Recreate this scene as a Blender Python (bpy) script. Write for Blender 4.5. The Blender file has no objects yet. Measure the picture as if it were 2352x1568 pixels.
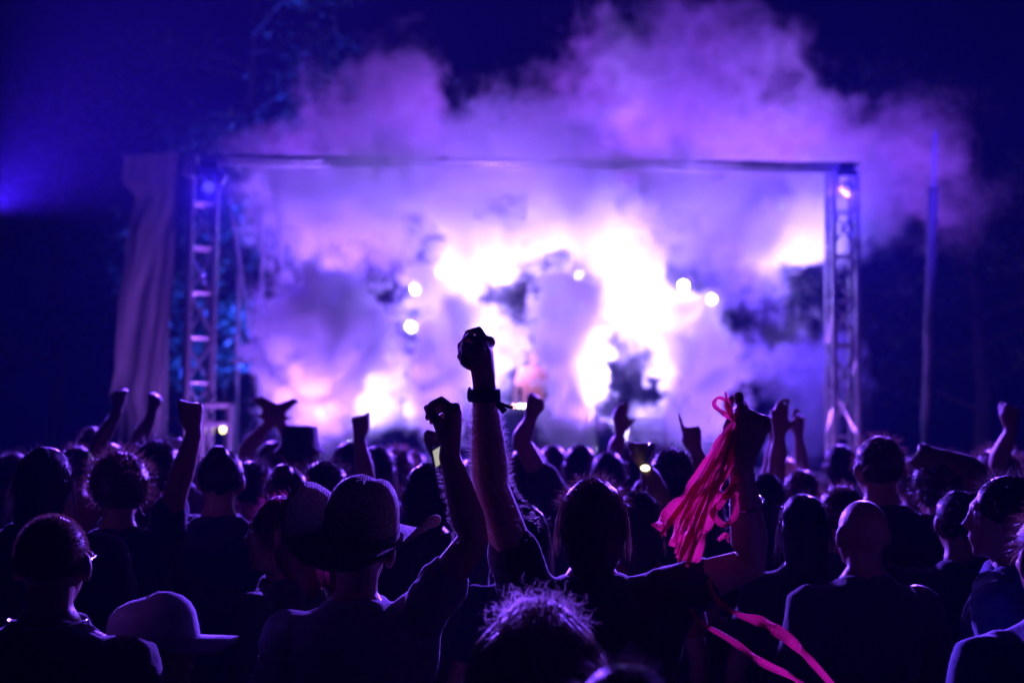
import bpy, math, random
from math import radians, sin, cos, pi
from mathutils import Vector, Matrix, noise as mnoise

random.seed(7)
scene = bpy.context.scene
COL = scene.collection
V = Vector

# ---------------------------------------------------------------- camera
CAM_H = 1.85
FPX = 3267.0            # focal length in pixels of a 2352 px wide picture (50 mm on 36 mm)
TILT = math.atan(199.0 / FPX)
ROLL = radians(0.7)
cam_data = bpy.data.cameras.new('camera')
cam = bpy.data.objects.new('camera', cam_data)
COL.objects.link(cam)
cam_data.sensor_width = 36.0
cam_data.lens = 50.0
cam_data.clip_start = 0.05
cam_data.clip_end = 500.0
cam_data.dof.use_dof = True
cam_data.dof.focus_distance = 3.6
cam_data.dof.aperture_fstop = 2.5
cam_data.dof.aperture_blades = 9
CAM_R = Matrix.Rotation(pi / 2 + TILT, 3, 'X') @ Matrix.Rotation(ROLL, 3, 'Z')
cam.matrix_world = Matrix.Translation((0, 0, CAM_H)) @ CAM_R.to_4x4()
scene.camera = cam


def at(px, py, d):
    """world point seen at pixel (px, py) of a 2352x1568 picture, d metres ahead"""
    v = CAM_R @ V(((px - 1176.0) / FPX, (784.0 - py) / FPX, -1.0))
    return V((0, 0, CAM_H)) + v * (d / v.y)


# ---------------------------------------------------------------- night sky
world = bpy.data.worlds.new('World')
scene.world = world
world.use_nodes = True
bg = world.node_tree.nodes['Background']
bg.inputs['Color'].default_value = (0.006, 0.008, 1.0, 1)
bg.inputs['Strength'].default_value = 0.006

# ---------------------------------------------------------------- render / view
scene.view_settings.view_transform = 'Standard'
scene.view_settings.look = 'None'
scene.view_settings.exposure = 0.0
scene.view_settings.gamma = 1.0
scene.render.engine = 'CYCLES'
cy = scene.cycles
cy.use_denoising = True
cy.denoiser = 'OPENIMAGEDENOISE'
cy.max_bounces = 5
cy.diffuse_bounces = 1
cy.glossy_bounces = 1
cy.transmission_bounces = 3
cy.transparent_max_bounces = 8
cy.volume_bounces = 2
cy.volume_step_rate = 2.5
cy.volume_max_steps = 200
cy.caustics_reflective = False
cy.caustics_refractive = False
cy.sample_clamp_indirect = 6.0
cy.sample_clamp_direct = 0.0


# ---------------------------------------------------------------- materials
def principled(name, base, rough=0.6, metal=0.0, sheen=0.0, trans=None, spec=0.5, noise_scale=None,
               noise_amt=0.25, bump=0.0, bump_scale=60.0, emit=None, emit_s=0.0):
    m = bpy.data.materials.new(name)
    m.use_nodes = True
    nt = m.node_tree
    b = nt.nodes['Principled BSDF']
    b.inputs['Base Color'].default_value = (*base, 1)
    b.inputs['Roughness'].default_value = rough
    b.inputs['Metallic'].default_value = metal
    b.inputs['Specular IOR Level'].default_value = spec
    b.inputs['Sheen Weight'].default_value = sheen
    if emit:
        b.inputs['Emission Color'].default_value = (*emit, 1)
        b.inputs['Emission Strength'].default_value = emit_s
    tc = nt.nodes.new('ShaderNodeTexCoord')
    if noise_scale:
        n = nt.nodes.new('ShaderNodeTexNoise')
        n.inputs['Scale'].default_value = noise_scale
        n.inputs['Detail'].default_value = 4
        nt.links.new(tc.outputs['Object'], n.inputs['Vector'])
        r = nt.nodes.new('ShaderNodeMapRange')
        r.inputs['From Min'].default_value = 0.3
        r.inputs['From Max'].default_value = 0.7
        r.inputs['To Min'].default_value = 1 - noise_amt
        r.inputs['To Max'].default_value = 1 + noise_amt
        nt.links.new(n.outputs['Fac'], r.inputs['Value'])
        mx = nt.nodes.new('ShaderNodeVectorMath')
        mx.operation = 'SCALE'
        mx.inputs[0].default_value = base
        nt.links.new(r.outputs['Result'], mx.inputs['Scale'])
        nt.links.new(mx.outputs['Vector'], b.inputs['Base Color'])
    if bump:
        n2 = nt.nodes.new('ShaderNodeTexNoise')
        n2.inputs['Scale'].default_value = bump_scale
        n2.inputs['Detail'].default_value = 3
        nt.links.new(tc.outputs['Object'], n2.inputs['Vector'])
        bp = nt.nodes.new('ShaderNodeBump')
        bp.inputs['Strength'].default_value = bump
        bp.inputs['Distance'].default_value = 0.01
        nt.links.new(n2.outputs['Fac'], bp.inputs['Height'])
        nt.links.new(bp.outputs['Normal'], b.inputs['Normal'])
    if trans is not None:
        out = nt.nodes['Material Output']
        t = nt.nodes.new('ShaderNodeBsdfTranslucent')
        t.inputs['Color'].default_value = (*trans[0], 1)
        ms = nt.nodes.new('ShaderNodeMixShader')
        ms.inputs['Fac'].default_value = trans[1]
        nt.links.new(b.outputs['BSDF'], ms.inputs[1])
        nt.links.new(t.outputs['BSDF'], ms.inputs[2])
        nt.links.new(ms.outputs['Shader'], out.inputs['Surface'])
    return m


def emitter(name, color, strength):
    m = bpy.data.materials.new(name)
    m.use_nodes = True
    nt = m.node_tree
    nt.nodes.remove(nt.nodes['Principled BSDF'])
    e = nt.nodes.new('ShaderNodeEmission')
    e.inputs['Color'].default_value = (*color, 1)
    e.inputs['Strength'].default_value = strength
    nt.links.new(e.outputs['Emission'], nt.nodes['Material Output'].inputs['Surface'])
    return m


def volume_mat(name, color, density, aniso, attr=False):
    m = bpy.data.materials.new(name)
    m.use_nodes = True
    nt = m.node_tree
    nt.nodes.remove(nt.nodes['Principled BSDF'])
    p = nt.nodes.new('ShaderNodeVolumePrincipled')
    p.inputs['Color'].default_value = (*color, 1)
    p.inputs['Density'].default_value = density
    p.inputs['Anisotropy'].default_value = aniso
    if not attr:
        p.inputs['Density Attribute'].default_value = ''
    nt.links.new(p.outputs['Volume'], nt.nodes['Material Output'].inputs['Volume'])
    return m


MAT = dict(
    ground=principled('grass_field', (0.03, 0.045, 0.02), 0.95, noise_scale=3.0, noise_amt=0.5, bump=0.6, bump_scale=25),
    alu=principled('aluminium_tube', (0.62, 0.62, 0.65), 0.32, metal=0.9, noise_scale=9, noise_amt=0.15),
    steel=principled('galvanised_steel', (0.4, 0.4, 0.42), 0.5, metal=0.6, noise_scale=6, noise_amt=0.25),
    black=principled('black_plastic', (0.025, 0.025, 0.028), 0.45, bump=0.2, bump_scale=90),
    blackcloth=principled('black_molton', (0.012, 0.012, 0.014), 0.95, sheen=0.3, bump=0.4, bump_scale=14),
    deck=principled('deck_plywood', (0.06, 0.05, 0.045), 0.7, noise_scale=5, noise_amt=0.3),
    canopy=principled('roof_tarpaulin', (0.05, 0.05, 0.06), 0.85, bump=0.5, bump_scale=2.5, trans=((0.10, 0.10, 0.11), 0.12)),
    drape=principled('grey_tarpaulin', (0.17, 0.17, 0.18), 0.65, bump=0.4, bump_scale=6, noise_scale=1.5, noise_amt=0.2),
    lens=emitter('lamp_lens', (0.78, 0.70, 1.0), 55.0),
    lens_pink=emitter('lamp_lens_pink', (1.0, 0.35, 0.7), 12.0),
    lens_blue=emitter('lamp_lens_blue', (0.1, 0.15, 1.0), 20.0),
    bulb=emitter('warm_bulb', (1.0, 0.72, 0.28), 7.0),
    led_w=emitter('led_white', (1.0, 0.95, 0.85), 30.0),
    led_o=emitter('led_orange', (1.0, 0.45, 0.25), 14.0),
    screen=emitter('phone_screen', (1.0, 0.95, 0.75), 0.45),
    torch=emitter('phone_torch', (1.0, 0.95, 0.55), 3.0),
    bark=principled('bark', (0.06, 0.045, 0.035), 0.9, bump=0.6, bump_scale=20),
    leaf=principled('leaf', (0.06, 0.10, 0.05), 0.5, noise_scale=4, noise_amt=0.4, trans=((0.06, 0.11, 0.05), 0.3)),
)


# ---------------------------------------------------------------- mesh helpers
class MB:
    """collects closed shapes into one mesh"""
    def __init__(self):
        self.v = []
        self.f = []

    def add(self, vs, fs):
        o = len(self.v)
        self.v.extend(vs)
        self.f.extend([tuple(i + o for i in f) for f in fs])

    def rings(self, rings, caps=True):
        n = len(rings[0])
        o = len(self.v)
        for r in rings:
            self.v.extend(r)
        for k in range(len(rings) - 1):
            for i in range(n):
                a = o + k * n + i
                b = o + k * n + (i + 1) % n
                self.f.append((a, b, b + n, a + n))
        if caps:
            for k, rev in ((0, True), (len(rings) - 1, False)):
                c = sum((V(p) for p in rings[k]), V()) / n
                self.v.append(c)
                ci = len(self.v) - 1
                for i in range(n):
                    a = o + k * n + i
                    b = o + k * n + (i + 1) % n
                    self.f.append((b, a, ci) if rev else (a, b, ci))

    def loft(self, secs, n=16):
        """secs: (centre, ux, uy) with ux/uy already scaled to the half axes"""
        self.rings([[c + ux * cos(2 * pi * i / n) + uy * sin(2 * pi * i / n) for i in range(n)] for c, ux, uy in secs])

    def chain(self, pts, rad, n=10, flat=None):
        """tube along pts; flat = (direction, factor) squashes it along a direction"""
        pts = [V(p) for p in pts]
        m = len(pts)
        tans = [(pts[min(i + 1, m - 1)] - pts[max(i - 1, 0)]).normalized() for i in range(m)]
        up = V((0, 0, 1)) if abs(tans[0].z) < 0.9 else V((0, 1, 0))
        secs = []
        u = up.cross(tans[0]).normalized()
        # rounded ends
        items = []
        for s, k in ((-0.98, 0.25), (-0.72, 0.72)):
            items.append((pts[0] + tans[0] * rad[0] * s, tans[0], rad[0] * k))
        for i in range(m):
            items.append((pts[i], tans[i], rad[i]))
        for s, k in ((0.72, 0.72), (0.98, 0.25)):
            items.append((pts[-1] + tans[-1] * rad[-1] * s, tans[-1], rad[-1] * k))
        for c, t, r in items:
            u = (u - t * u.dot(t)).normalized()
            w = t.cross(u)
            a, b = u * r, w * r
            if flat:
                fd, ff = flat
                a = a - fd * a.dot(fd) * (1 - ff)
                b = b - fd * b.dot(fd) * (1 - ff)
            secs.append((c, a, b))
        self.loft(secs, n)

    def ell(self, c, r, rot=None, nu=16, nv=10):
        c = V(c)
        rows = []
        for j in range(1, nv):
            th = pi * j / nv
            rows.append([V((r[0] * sin(th) * cos(2 * pi * i / nu), r[1] * sin(th) * sin(2 * pi * i / nu), -r[2] * cos(th))) for i in range(nu)])
        o = len(self.v)
        vs = [p for row in rows for p in row] + [V((0, 0, -r[2])), V((0, 0, r[2]))]
        if rot is not None:
            vs = [rot @ p for p in vs]
        self.v.extend([p + c for p in vs])
        nr = len(rows)
        for k in range(nr - 1):
            for i in range(nu):
                a = o + k * nu + i
                b = o + k * nu + (i + 1) % nu
                self.f.append((a, b, b + nu, a + nu))
        bot, top = o + nr * nu, o + nr * nu + 1
        for i in range(nu):
            self.f.append((o + (i + 1) % nu, o + i, bot))
            self.f.append((o + (nr - 1) * nu + i, o + (nr - 1) * nu + (i + 1) % nu, top))

    def box(self, lo, hi, bev=0.0):
        x0, y0, z0 = lo
        x1, y1, z1 = hi
        vs = [V((x, y, z)) for z in (z0, z1) for y in (y0, y1) for x in (x0, x1)]
        self.add(vs, [(0, 2, 3, 1), (4, 5, 7, 6), (0, 1, 5, 4), (2, 6, 7, 3), (1, 3, 7, 5), (0, 4, 6, 2)])

    def mesh(self, name, smooth=True):
        me = bpy.data.meshes.new(name)
        me.from_pydata([tuple(p) for p in self.v], [], self.f)
        me.update()
        if smooth:
            me.polygons.foreach_set('use_smooth', [True] * len(me.polygons))
        return me

    def build(self, name, mat, parent=None, smooth=True, bevel=0.0):
        me = self.mesh(name, smooth)
        return link(name, me, mat, parent, bevel)


def link(name, me, mat=None, parent=None, bevel=0.0):
    o = bpy.data.objects.new(name, me)
    COL.objects.link(o)
    if mat and not me.materials:
        me.materials.append(mat)
    if parent:
        o.parent = parent
    if bevel:
        b = o.modifiers.new('bevel', 'BEVEL')
        b.width = bevel
        b.segments = 2
        b.limit_method = 'ANGLE'
    return o


def tag(o, label=None, cat=None, group=None, kind=None):
    if label:
        o['label'] = label
    if cat:
        o['category'] = cat
    if group:
        o['group'] = group
    if kind:
        o['kind'] = kind
    return o


def empty(name, loc=(0, 0, 0), rz=0.0):
    o = bpy.data.objects.new(name, None)
    o.empty_display_size = 0.1
    COL.objects.link(o)
    o.location = loc
    o.rotation_euler = (0, 0, rz)
    return o


_cyl = {}


def rod(parent, name, a, b, r, mat, n=10):
    """a tube between two points; alike tubes share one unit mesh"""
    key = (mat.name, n)
    if key not in _cyl:
        m = MB()
        m.rings([[V((cos(2 * pi * i / n), sin(2 * pi * i / n), z)) for i in range(n)] for z in (0.0, 1.0)])
        me = m.mesh('tube', True)
        me.materials.append(mat)
        me.polygons.foreach_set('use_smooth', [len(p.vertices) == 4 for p in me.polygons])
        _cyl[key] = me
    a, b = V(a), V(b)
    d = b - a
    o = bpy.data.objects.new(name, _cyl[key])
    COL.objects.link(o)
    q = V((0, 0, 1)).rotation_difference(d.normalized())
    o.matrix_local = Matrix.Translation(a) @ q.to_matrix().to_4x4() @ Matrix.Diagonal((r, r, d.length, 1))
    if parent:
        o.parent = parent
    return o


def lerp(a, b, t):
    return a + (b - a) * t
# ---------------------------------------------------------------- ground
g = MB()
N = 24
g.v = [V((-60 + 120 * i / N, -50 + 120 * j / N, 0.03 * mnoise.noise(V((i * 1.7, j * 1.3, 0))))) for j in range(N + 1) for i in range(N + 1)]
g.f = [(j * (N + 1) + i, j * (N + 1) + i + 1, (j + 1) * (N + 1) + i + 1, (j + 1) * (N + 1) + i) for j in range(N) for i in range(N)]
tag(g.build('ground', MAT['ground']), kind='structure')

# ---------------------------------------------------------------- stage
SF, SB = 17.6, 23.6          # stage front and back, metres from the camera
DECK = 1.25
XL = at(452, 700, SF).x
XR = at(1940, 700, SF).x
ROOF = at(1200, 373, SF).z

st = empty('stage_platform', ((XL + XR) / 2, SF, 0))
tag(st, 'raised black stage platform between the two truss towers', 'stage')
wx = (XR - XL) / 2 + 0.6
nb = 9
for k in range(nb):
    a = -wx + 2 * wx * k / nb
    m = MB()
    m.box((a + 0.006, 0.0, DECK - 0.08), (a + 2 * wx / nb - 0.006, SB - SF, DECK))
    m.build('deck_panel', MAT['deck'], st, smooth=False)
m = MB()
ns = 60
rows = []
for j in range(2):
    rows.append([V((-wx + 2 * wx * i / ns, -0.03 + 0.025 * sin(i * 1.9), 0.02 + j * (DECK - 0.12))) for i in range(ns + 1)])
m.v = rows[0] + rows[1] + [p + V((0, 0.01, 0)) for p in rows[0] + rows[1]]
n1 = ns + 1
for i in range(ns):
    m.f += [(i, i + 1, n1 + i + 1, n1 + i), (2 * n1 + i + 1, 2 * n1 + i, 3 * n1 + i, 3 * n1 + i + 1)]
m.build('front_skirt', MAT['blackcloth'], st)
for x in (-wx + 0.1, -wx / 3, wx / 3, wx - 0.1):
    for y in (0.25, SB - SF - 0.1):
        rod(st, 'leg', (x, y, 0.0), (x, y, DECK - 0.08), 0.03, MAT['steel'])


def truss_tower(base, height, yaw, label, size=0.30, pitch=0.56):
    t = empty('truss_tower', base, yaw)
    tag(t, label, 'truss')
    h = size / 2
    cs = [(-h, -h), (h, -h), (h, h), (-h, h)]
    for x, y in cs:
        rod(t, 'chord', (x, y, 0.02), (x, y, height), 0.036, MAT['alu'], 12)
    z = 0.12
    k = 0
    while z < height - 0.1:
        for i in range(4):
            a, b = cs[i], cs[(i + 1) % 4]
            rod(t, 'rung', (a[0], a[1], z), (b[0], b[1], z), 0.017, MAT['alu'], 8)
            if z + pitch < height:
                if (k + i) % 2:
                    a, b = b, a
                rod(t, 'brace', (a[0], a[1], z + 0.02), (b[0], b[1], z + pitch - 0.02), 0.019, MAT['alu'], 8)
        z += pitch
        k += 1
    m = MB()
    m.box((-0.3, -0.3, 0), (0.3, 0.3, 0.018))
    m.build('base_plate', MAT['steel'], t, smooth=False)
    return t


pL = at(452, 1000, SF + 0.1)
pR = at(1936, 1000, SF + 0.1)
truss_tower((pL.x, pL.y, 0), ROOF - 0.05, radians(20), 'aluminium box truss tower on the drape side of the stage')
truss_tower((pR.x, pR.y, 0), ROOF - 0.05, radians(3), 'aluminium box truss tower on the pole side of the stage')

# roof: front header truss, canopy and its border
rf = empty('stage_roof', ((XL + XR) / 2, SF, ROOF))
tag(rf, 'flat dark stage roof with a truss header carried by the towers', 'roof')
hw = (XR - XL) / 2 + 0.12
for y in (-0.06, 0.28):
    rod(rf, 'header_chord', (-hw, y, -0.015), (hw, y, -0.015), 0.02, MAT['alu'], 10)
for x in (-hw, -hw / 3, hw / 3, hw):
    rod(rf, 'rafter', (x, 0.0, -0.03), (x, 0.36, 0.0), 0.015, MAT['alu'], 10)
m = MB()
nx, ny = 30, 10
top = []
for j in range(ny + 1):
    for i in range(nx + 1):
        x = -hw - 0.08 + (2 * hw + 0.16) * i / nx
        y = -0.10 + 0.5 * j / ny
        top.append(V((x, y, 0.03 + 0.02 * sin(pi * j / ny) * sin(i * 0.7) + 0.012 * mnoise.noise(V((x * 2, y * 2, 1))))))
n1 = (nx + 1) * (ny + 1)
m.v = top + [p - V((0, 0, 0.02)) for p in top]
for j in range(ny):
    for i in range(nx):
        a = j * (nx + 1) + i
        q = (a, a + 1, a + nx + 2, a + nx + 1)
        m.f += [q, tuple(reversed([k + n1 for k in q]))]
m.build('canopy', MAT['canopy'], rf)

# bright pads hanging where the header meets the tower
for dx, dz, w, hgt, rot in ((-0.02, -0.13, 0.16, 0.30, 0.2), (0.22, -0.24, 0.42, 0.17, 0.35)):
    m = MB()
    m.box((-w / 2, -0.05, -hgt / 2), (w / 2, 0.05, hgt / 2))
    o = m.build('corner_gusset', MAT['alu'], rf, smooth=False, bevel=0.03)
    p = at(450, 373, SF) - V(((XL + XR) / 2, SF, ROOF))
    o.location = (p.x + dx, -0.22, dz)
    o.rotation_euler = (0, rot, 0)


# crumpled tarpaulin hanging at the outer side of the left tower
def drape(name, pts, label, depth, amp):
    """pts: (pixel y, pixel x left, pixel x right)"""
    root = empty(name, at((pts[-1][1] + pts[-1][2]) / 2, pts[-1][0], depth) * 1.0)
    root.location.z = 0
    tag(root, label, 'tarpaulin')
    m = MB()
    nx, nz = 40, 90
    vs = []
    for j in range(nz + 1):
        t = j / nz
        y = pts[0][0] + (pts[-1][0] - pts[0][0]) * t
        k = max(i for i in range(len(pts) - 1) if pts[i][0] <= y + 1e-6)
        f = (y - pts[k][0]) / (pts[k + 1][0] - pts[k][0])
        f = f * f * (3 - 2 * f)
        xl = pts[k][1] + (pts[k + 1][1] - pts[k][1]) * f
        xr = pts[k][2] + (pts[k + 1][2] - pts[k][2]) * f
        for i in range(nx + 1):
            s = i / nx
            p = at(xl + (xr - xl) * s, y, depth)
            q = V((s * 3.0 + t * 2.2, t * 3.4 - s * 2.0, 0.3))
            fold = mnoise.noise(q * 1.1) * 1.0 + 0.2 * mnoise.noise(q * 2.4) + 0.22 * sin(7 * (s + 1.4 * t + 0.5 * mnoise.noise(q)))
            p += V((0, amp * fold - 0.5 * (s - 0.5) * 0.3, 0.05 * mnoise.noise(q * 2)))
            vs.append(p - root.location)
    n1 = len(vs)
    m.v = vs + [p + V((0, 0.02, 0)) for p in vs]
    for j in range(nz):
        for i in range(nx):
            a = j * (nx + 1) + i
            q = (a, a + nx + 1, a + nx + 2, a + 1)
            m.f += [q, tuple(reversed([k + n1 for k in q]))]
    m.build('cloth', MAT['drape'], root)
    return root


dr = drape('tarpaulin', [(352, 282, 420), (410, 276, 445), (450, 305, 440), (560, 285, 415), (700, 268, 395), (840, 262, 385), (905, 250, 378),
                         (960, 268, 375), (1060, 262, 372), (1300, 270, 372)], 'crumpled grey tarpaulin hanging beside the truss tower', 18.2, 0.085)
r0 = dr.location
a = at(392, 1300, 18.4)
rod(dr, 'pole', V((at(378, 1100, 18.4).x, 18.4, 0.0)) - r0, at(390, 365, 18.4) - r0, 0.03, MAT['steel'])
rod(dr, 'top_pole', at(282, 352, 18.35) - r0, at(455, 366, 18.35) - r0, 0.03, MAT['steel'])

# pale wrapped pole beyond the right tower
pr = at(2122, 1050, 18.6)
pt = at(2143, 430, 18.6)
pole = empty('wrapped_pole', (pr.x, pr.y, 0))
tag(pole, 'tall pole wrapped in pale cloth beyond the stage edge', 'pole')
m = MB()
secs = []
for k in range(50):
    t = k / 49
    c = V((pr.x + (pt.x - pr.x) * (t * 1.25 - 0.25), pr.y, t * pt.z)) - V((pr.x, pr.y, 0))
    w = 0.062 + 0.022 * mnoise.noise(V((t * 9, 0, 2))) + 0.012 * mnoise.noise(V((t * 31, 3, 2)))
    c.x += 0.035 * mnoise.noise(V((t * 5, 1, 7)))
    secs.append((c, V((w, 0, 0)), V((0, w * 0.8, 0))))
m.loft(secs, 14)
m.build('cloth_wrap', MAT['drape'], pole)
rod(pole, 'pipe', (pt.x - pr.x, 0, pt.z - 0.1), (pt.x - pr.x + 0.03, 0, pt.z + 0.75), 0.025, MAT['steel'])

# scaffold behind the left tower
sc = empty('scaffold', (at(590, 1000, 20.5).x, 20.5, 0))
tag(sc, 'thin steel scaffold frame standing behind the truss tower', 'scaffold')
so = V(sc.location)


def pole_px(name, x0, y0, x1, y1, d, r, par, org, d1=None):
    return rod(par, name, at(x0, y0, d) - org, at(x1, y1, d1 or d) - org, r, MAT['steel'])


def upright(par, org, xb, xt, yt, d, r):
    p = at(xt, yt, d)
    b = at(xb, 1000, d)
    return rod(par, 'upright', V((b.x, d, 0)) - org, p - org, r, MAT['steel'])


upright(sc, so, 545, 548, 620, 20.5, 0.028)
upright(sc, so, 597, 601, 500, 20.4, 0.038)
upright(sc, so, 640, 648, 560, 20.9, 0.028)
upright(sc, so, 380, 385, 540, 20.9, 0.025)
pole_px('ledger', 530, 828, 655, 832, 20.45, 0.025, sc, so)
pole_px('brace', 522, 430, 556, 640, 20.2, 0.025, sc, so)
pole_px('brace', 556, 640, 585, 830, 20.3, 0.022, sc, so)
pole_px('brace', 640, 850, 560, 1010, 20.5, 0.022, sc, so)

# guard rail beside the left tower with a hanging work lamp
gr = empty('guard_rail', (at(500, 1000, 17.4).x, 17.4, 0))
tag(gr, 'pale tubular guard rail against the foot of the truss tower', 'railing')
go = V(gr.location)
for xb in (466, 530):
    p = at(xb, 928, 17.4)
    rod(gr, 'post', V((p.x, 17.4, 0)) - go, p - go, 0.045, MAT['alu'])
pole_px('rail', 466, 930, 530, 930, 17.4, 0.035, gr, go).data.materials
pole_px('rail', 466, 975, 530, 973, 17.4, 0.035, gr, go)
lp = at(512, 985, 17.7)
wl = empty('work_lamp', lp)
tag(wl, 'small warm yellow work lamp seen through the guard rail', 'lamp')
m = MB()
m.ell((0, 0, 0), (0.036, 0.036, 0.05))
m.build('bulb', MAT['bulb'], wl)
m = MB()
m.rings([[V((0.04 * cos(2 * pi * i / 12) * k, 0.04 * sin(2 * pi * i / 12) * k, z)) for i in range(12)] for k, z in ((1.0, 0.04), (0.8, 0.09), (0.4, 0.12))])
m.build('housing', MAT['black'], wl)
wb = at(510, 945, 17.72)
rod(wl, 'bracket', (0, 0.02, 0.1), V((0, 0.02, wb.z - lp.z + 0.4)), 0.008, MAT['black'])
rod(wl, 'stand', (0, 0.07, 0.1), (0, 0.07, -lp.z), 0.012, MAT['black'])


# loudspeakers and monitor rail on the stage right
def speaker(x, y, z, w, d, h, label, grp=None):
    t = empty('loudspeaker', (x, y, z))
    tag(t, label, 'loudspeaker', grp)
    m = MB()
    m.box((-w / 2, -d / 2, 0), (w / 2, d / 2, h))
    m.build('cabinet', MAT['black'], t, smooth=False, bevel=0.015)
    for cz, r in ((h * 0.3, w * 0.36), (h * 0.75, w * 0.22)):
        m = MB()
        m.rings([[V((r * k * cos(2 * pi * i / 20), -d / 2 - 0.004 + yy, cz + r * k * sin(2 * pi * i / 20))) for i in range(20)] for k, yy in ((1, 0), (0.95, -0.012), (0.8, -0.006), (0.3, 0.0))])
        m.build('cone', MAT['blackcloth'], t)
    return t


for px, lab in ((1405, 'black stage loudspeaker standing between two smoke columns'),):
    p = at(px, 1010, 18.6)
    speaker(p.x, 18.6, DECK, 0.40, 0.4, at(px, 958, 18.6).z - DECK, lab)
rl = empty('stage_rail', (at(1450, 1000, 19.3).x, 19.3, DECK))
tag(rl, 'low horizontal pipe rail on the stage behind the loudspeaker', 'railing')
ro = V(rl.location)
for py in (952, 992):
    pole_px('rail', 1370, py, 1530, py, 19.3, 0.03, rl, ro)
for px in (1372, 1452, 1528):
    p = at(px, 950, 19.3)
    rod(rl, 'post', V((p.x, 19.3, DECK)) - ro, p - ro, 0.025, MAT['steel'])

# table with the decks
TD = 20.2
tb = at(1220, 942, TD)
dj = empty('deck_table', (tb.x, TD, DECK))
tag(dj, 'dark cloth covered table carrying the row of lit decks', 'table')
th = tb.z - DECK
m = MB()
m.box((-0.62, -0.3, th - 0.04), (0.62, 0.35, th))
m.build('table_top', MAT['black'], dj, smooth=False, bevel=0.008)
m = MB()
nn = 50
lo_, hi_ = [], []
for i in range(nn + 1):
    x = -0.61 + 1.22 * i / nn
    lo_.append(V((x, -0.31 + 0.02 * sin(i * 1.4), 0.0)))
    hi_.append(V((x, -0.305 + 0.004 * sin(i * 1.4), th - 0.04)))
m.v = lo_ + hi_ + [p + V((0, 0.012, 0)) for p in lo_ + hi_]
for i in range(nn):
    n1 = nn + 1
    m.f += [(i, i + 1, n1 + i + 1, n1 + i), (2 * n1 + i + 1, 2 * n1 + i, 3 * n1 + i, 3 * n1 + i + 1)]
m.build('front_cloth', MAT['blackcloth'], dj)
for x in (-0.57, 0.57):
    for y in (-0.25, 0.3):
        rod(dj, 'leg', (x, y, 0), (x, y, th - 0.04), 0.018, MAT['steel'])
mx = empty('dj_mixer', (tb.x, TD, DECK + th))
tag(mx, 'low dj mixer with a row of glowing lights on the dark table', 'mixer')
m = MB()
m.box((-0.33, -0.2, 0.0), (0.33, 0.15, 0.05))
m.build('case', MAT['black'], mx, smooth=False, bevel=0.008)
for px, mt, r in ((1181, 'led_o', 0.016), (1193, 'led_w', 0.016), (1204, 'led_w', 0.017), (1215, 'led_o', 0.016), (1226, 'led_w', 0.02), (1236, 'led_w', 0.02), (1244, 'led_w', 0.024)):
    p = at(px, 932, TD - 0.22)
    m = MB()
    m.ell((p.x - tb.x, -0.212, max(0.02, p.z - DECK - th)), (r, 0.012, r), nu=10, nv=6)
    m.build('light_indicator', MAT[mt], mx)

# ---------------------------------------------------------------- lamps
_fix = {}


def fixture_meshes():
    m = MB()
    m.box((-0.14, -0.14, 0), (0.14, 0.14, 0.11))
    _fix['base'] = m.mesh('base', False)
    m = MB()
    m.chain([(-0.17, 0, 0.1), (-0.17, 0, 0.32)], [0.022, 0.022], 8)
    m.chain([(0.17, 0, 0.1), (0.17, 0, 0.32)], [0.022, 0.022], 8)
    m.chain([(-0.17, 0, 0.12), (0.17, 0, 0.12)], [0.03, 0.03], 8)
    _fix['yoke'] = m.mesh('yoke')
    m = MB()
    prof = ((0.05, -0.2), (0.11, -0.19), (0.13, -0.08), (0.125, 0.06), (0.115, 0.16), (0.12, 0.18))
    m.rings([[V((r * cos(2 * pi * i / 20), y, r * sin(2 * pi * i / 20))) for i in range(20)] for r, y in prof])
    _fix['head'] = m.mesh('head')
    m = MB()
    m.rings([[V((r * cos(2 * pi * i / 20), y, r * sin(2 * pi * i / 20))) for i in range(20)] for r, y in ((0.1, 0.184), (0.085, 0.196), (0.04, 0.202))])
    _fix['lens'] = m.mesh('lens')
    for k in ('base', 'yoke', 'head'):
        _fix[k].materials.append(MAT['black'])


fixture_meshes()
_lens = {}
LAMP_GROUP = 'moving head stage lamps'


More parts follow.
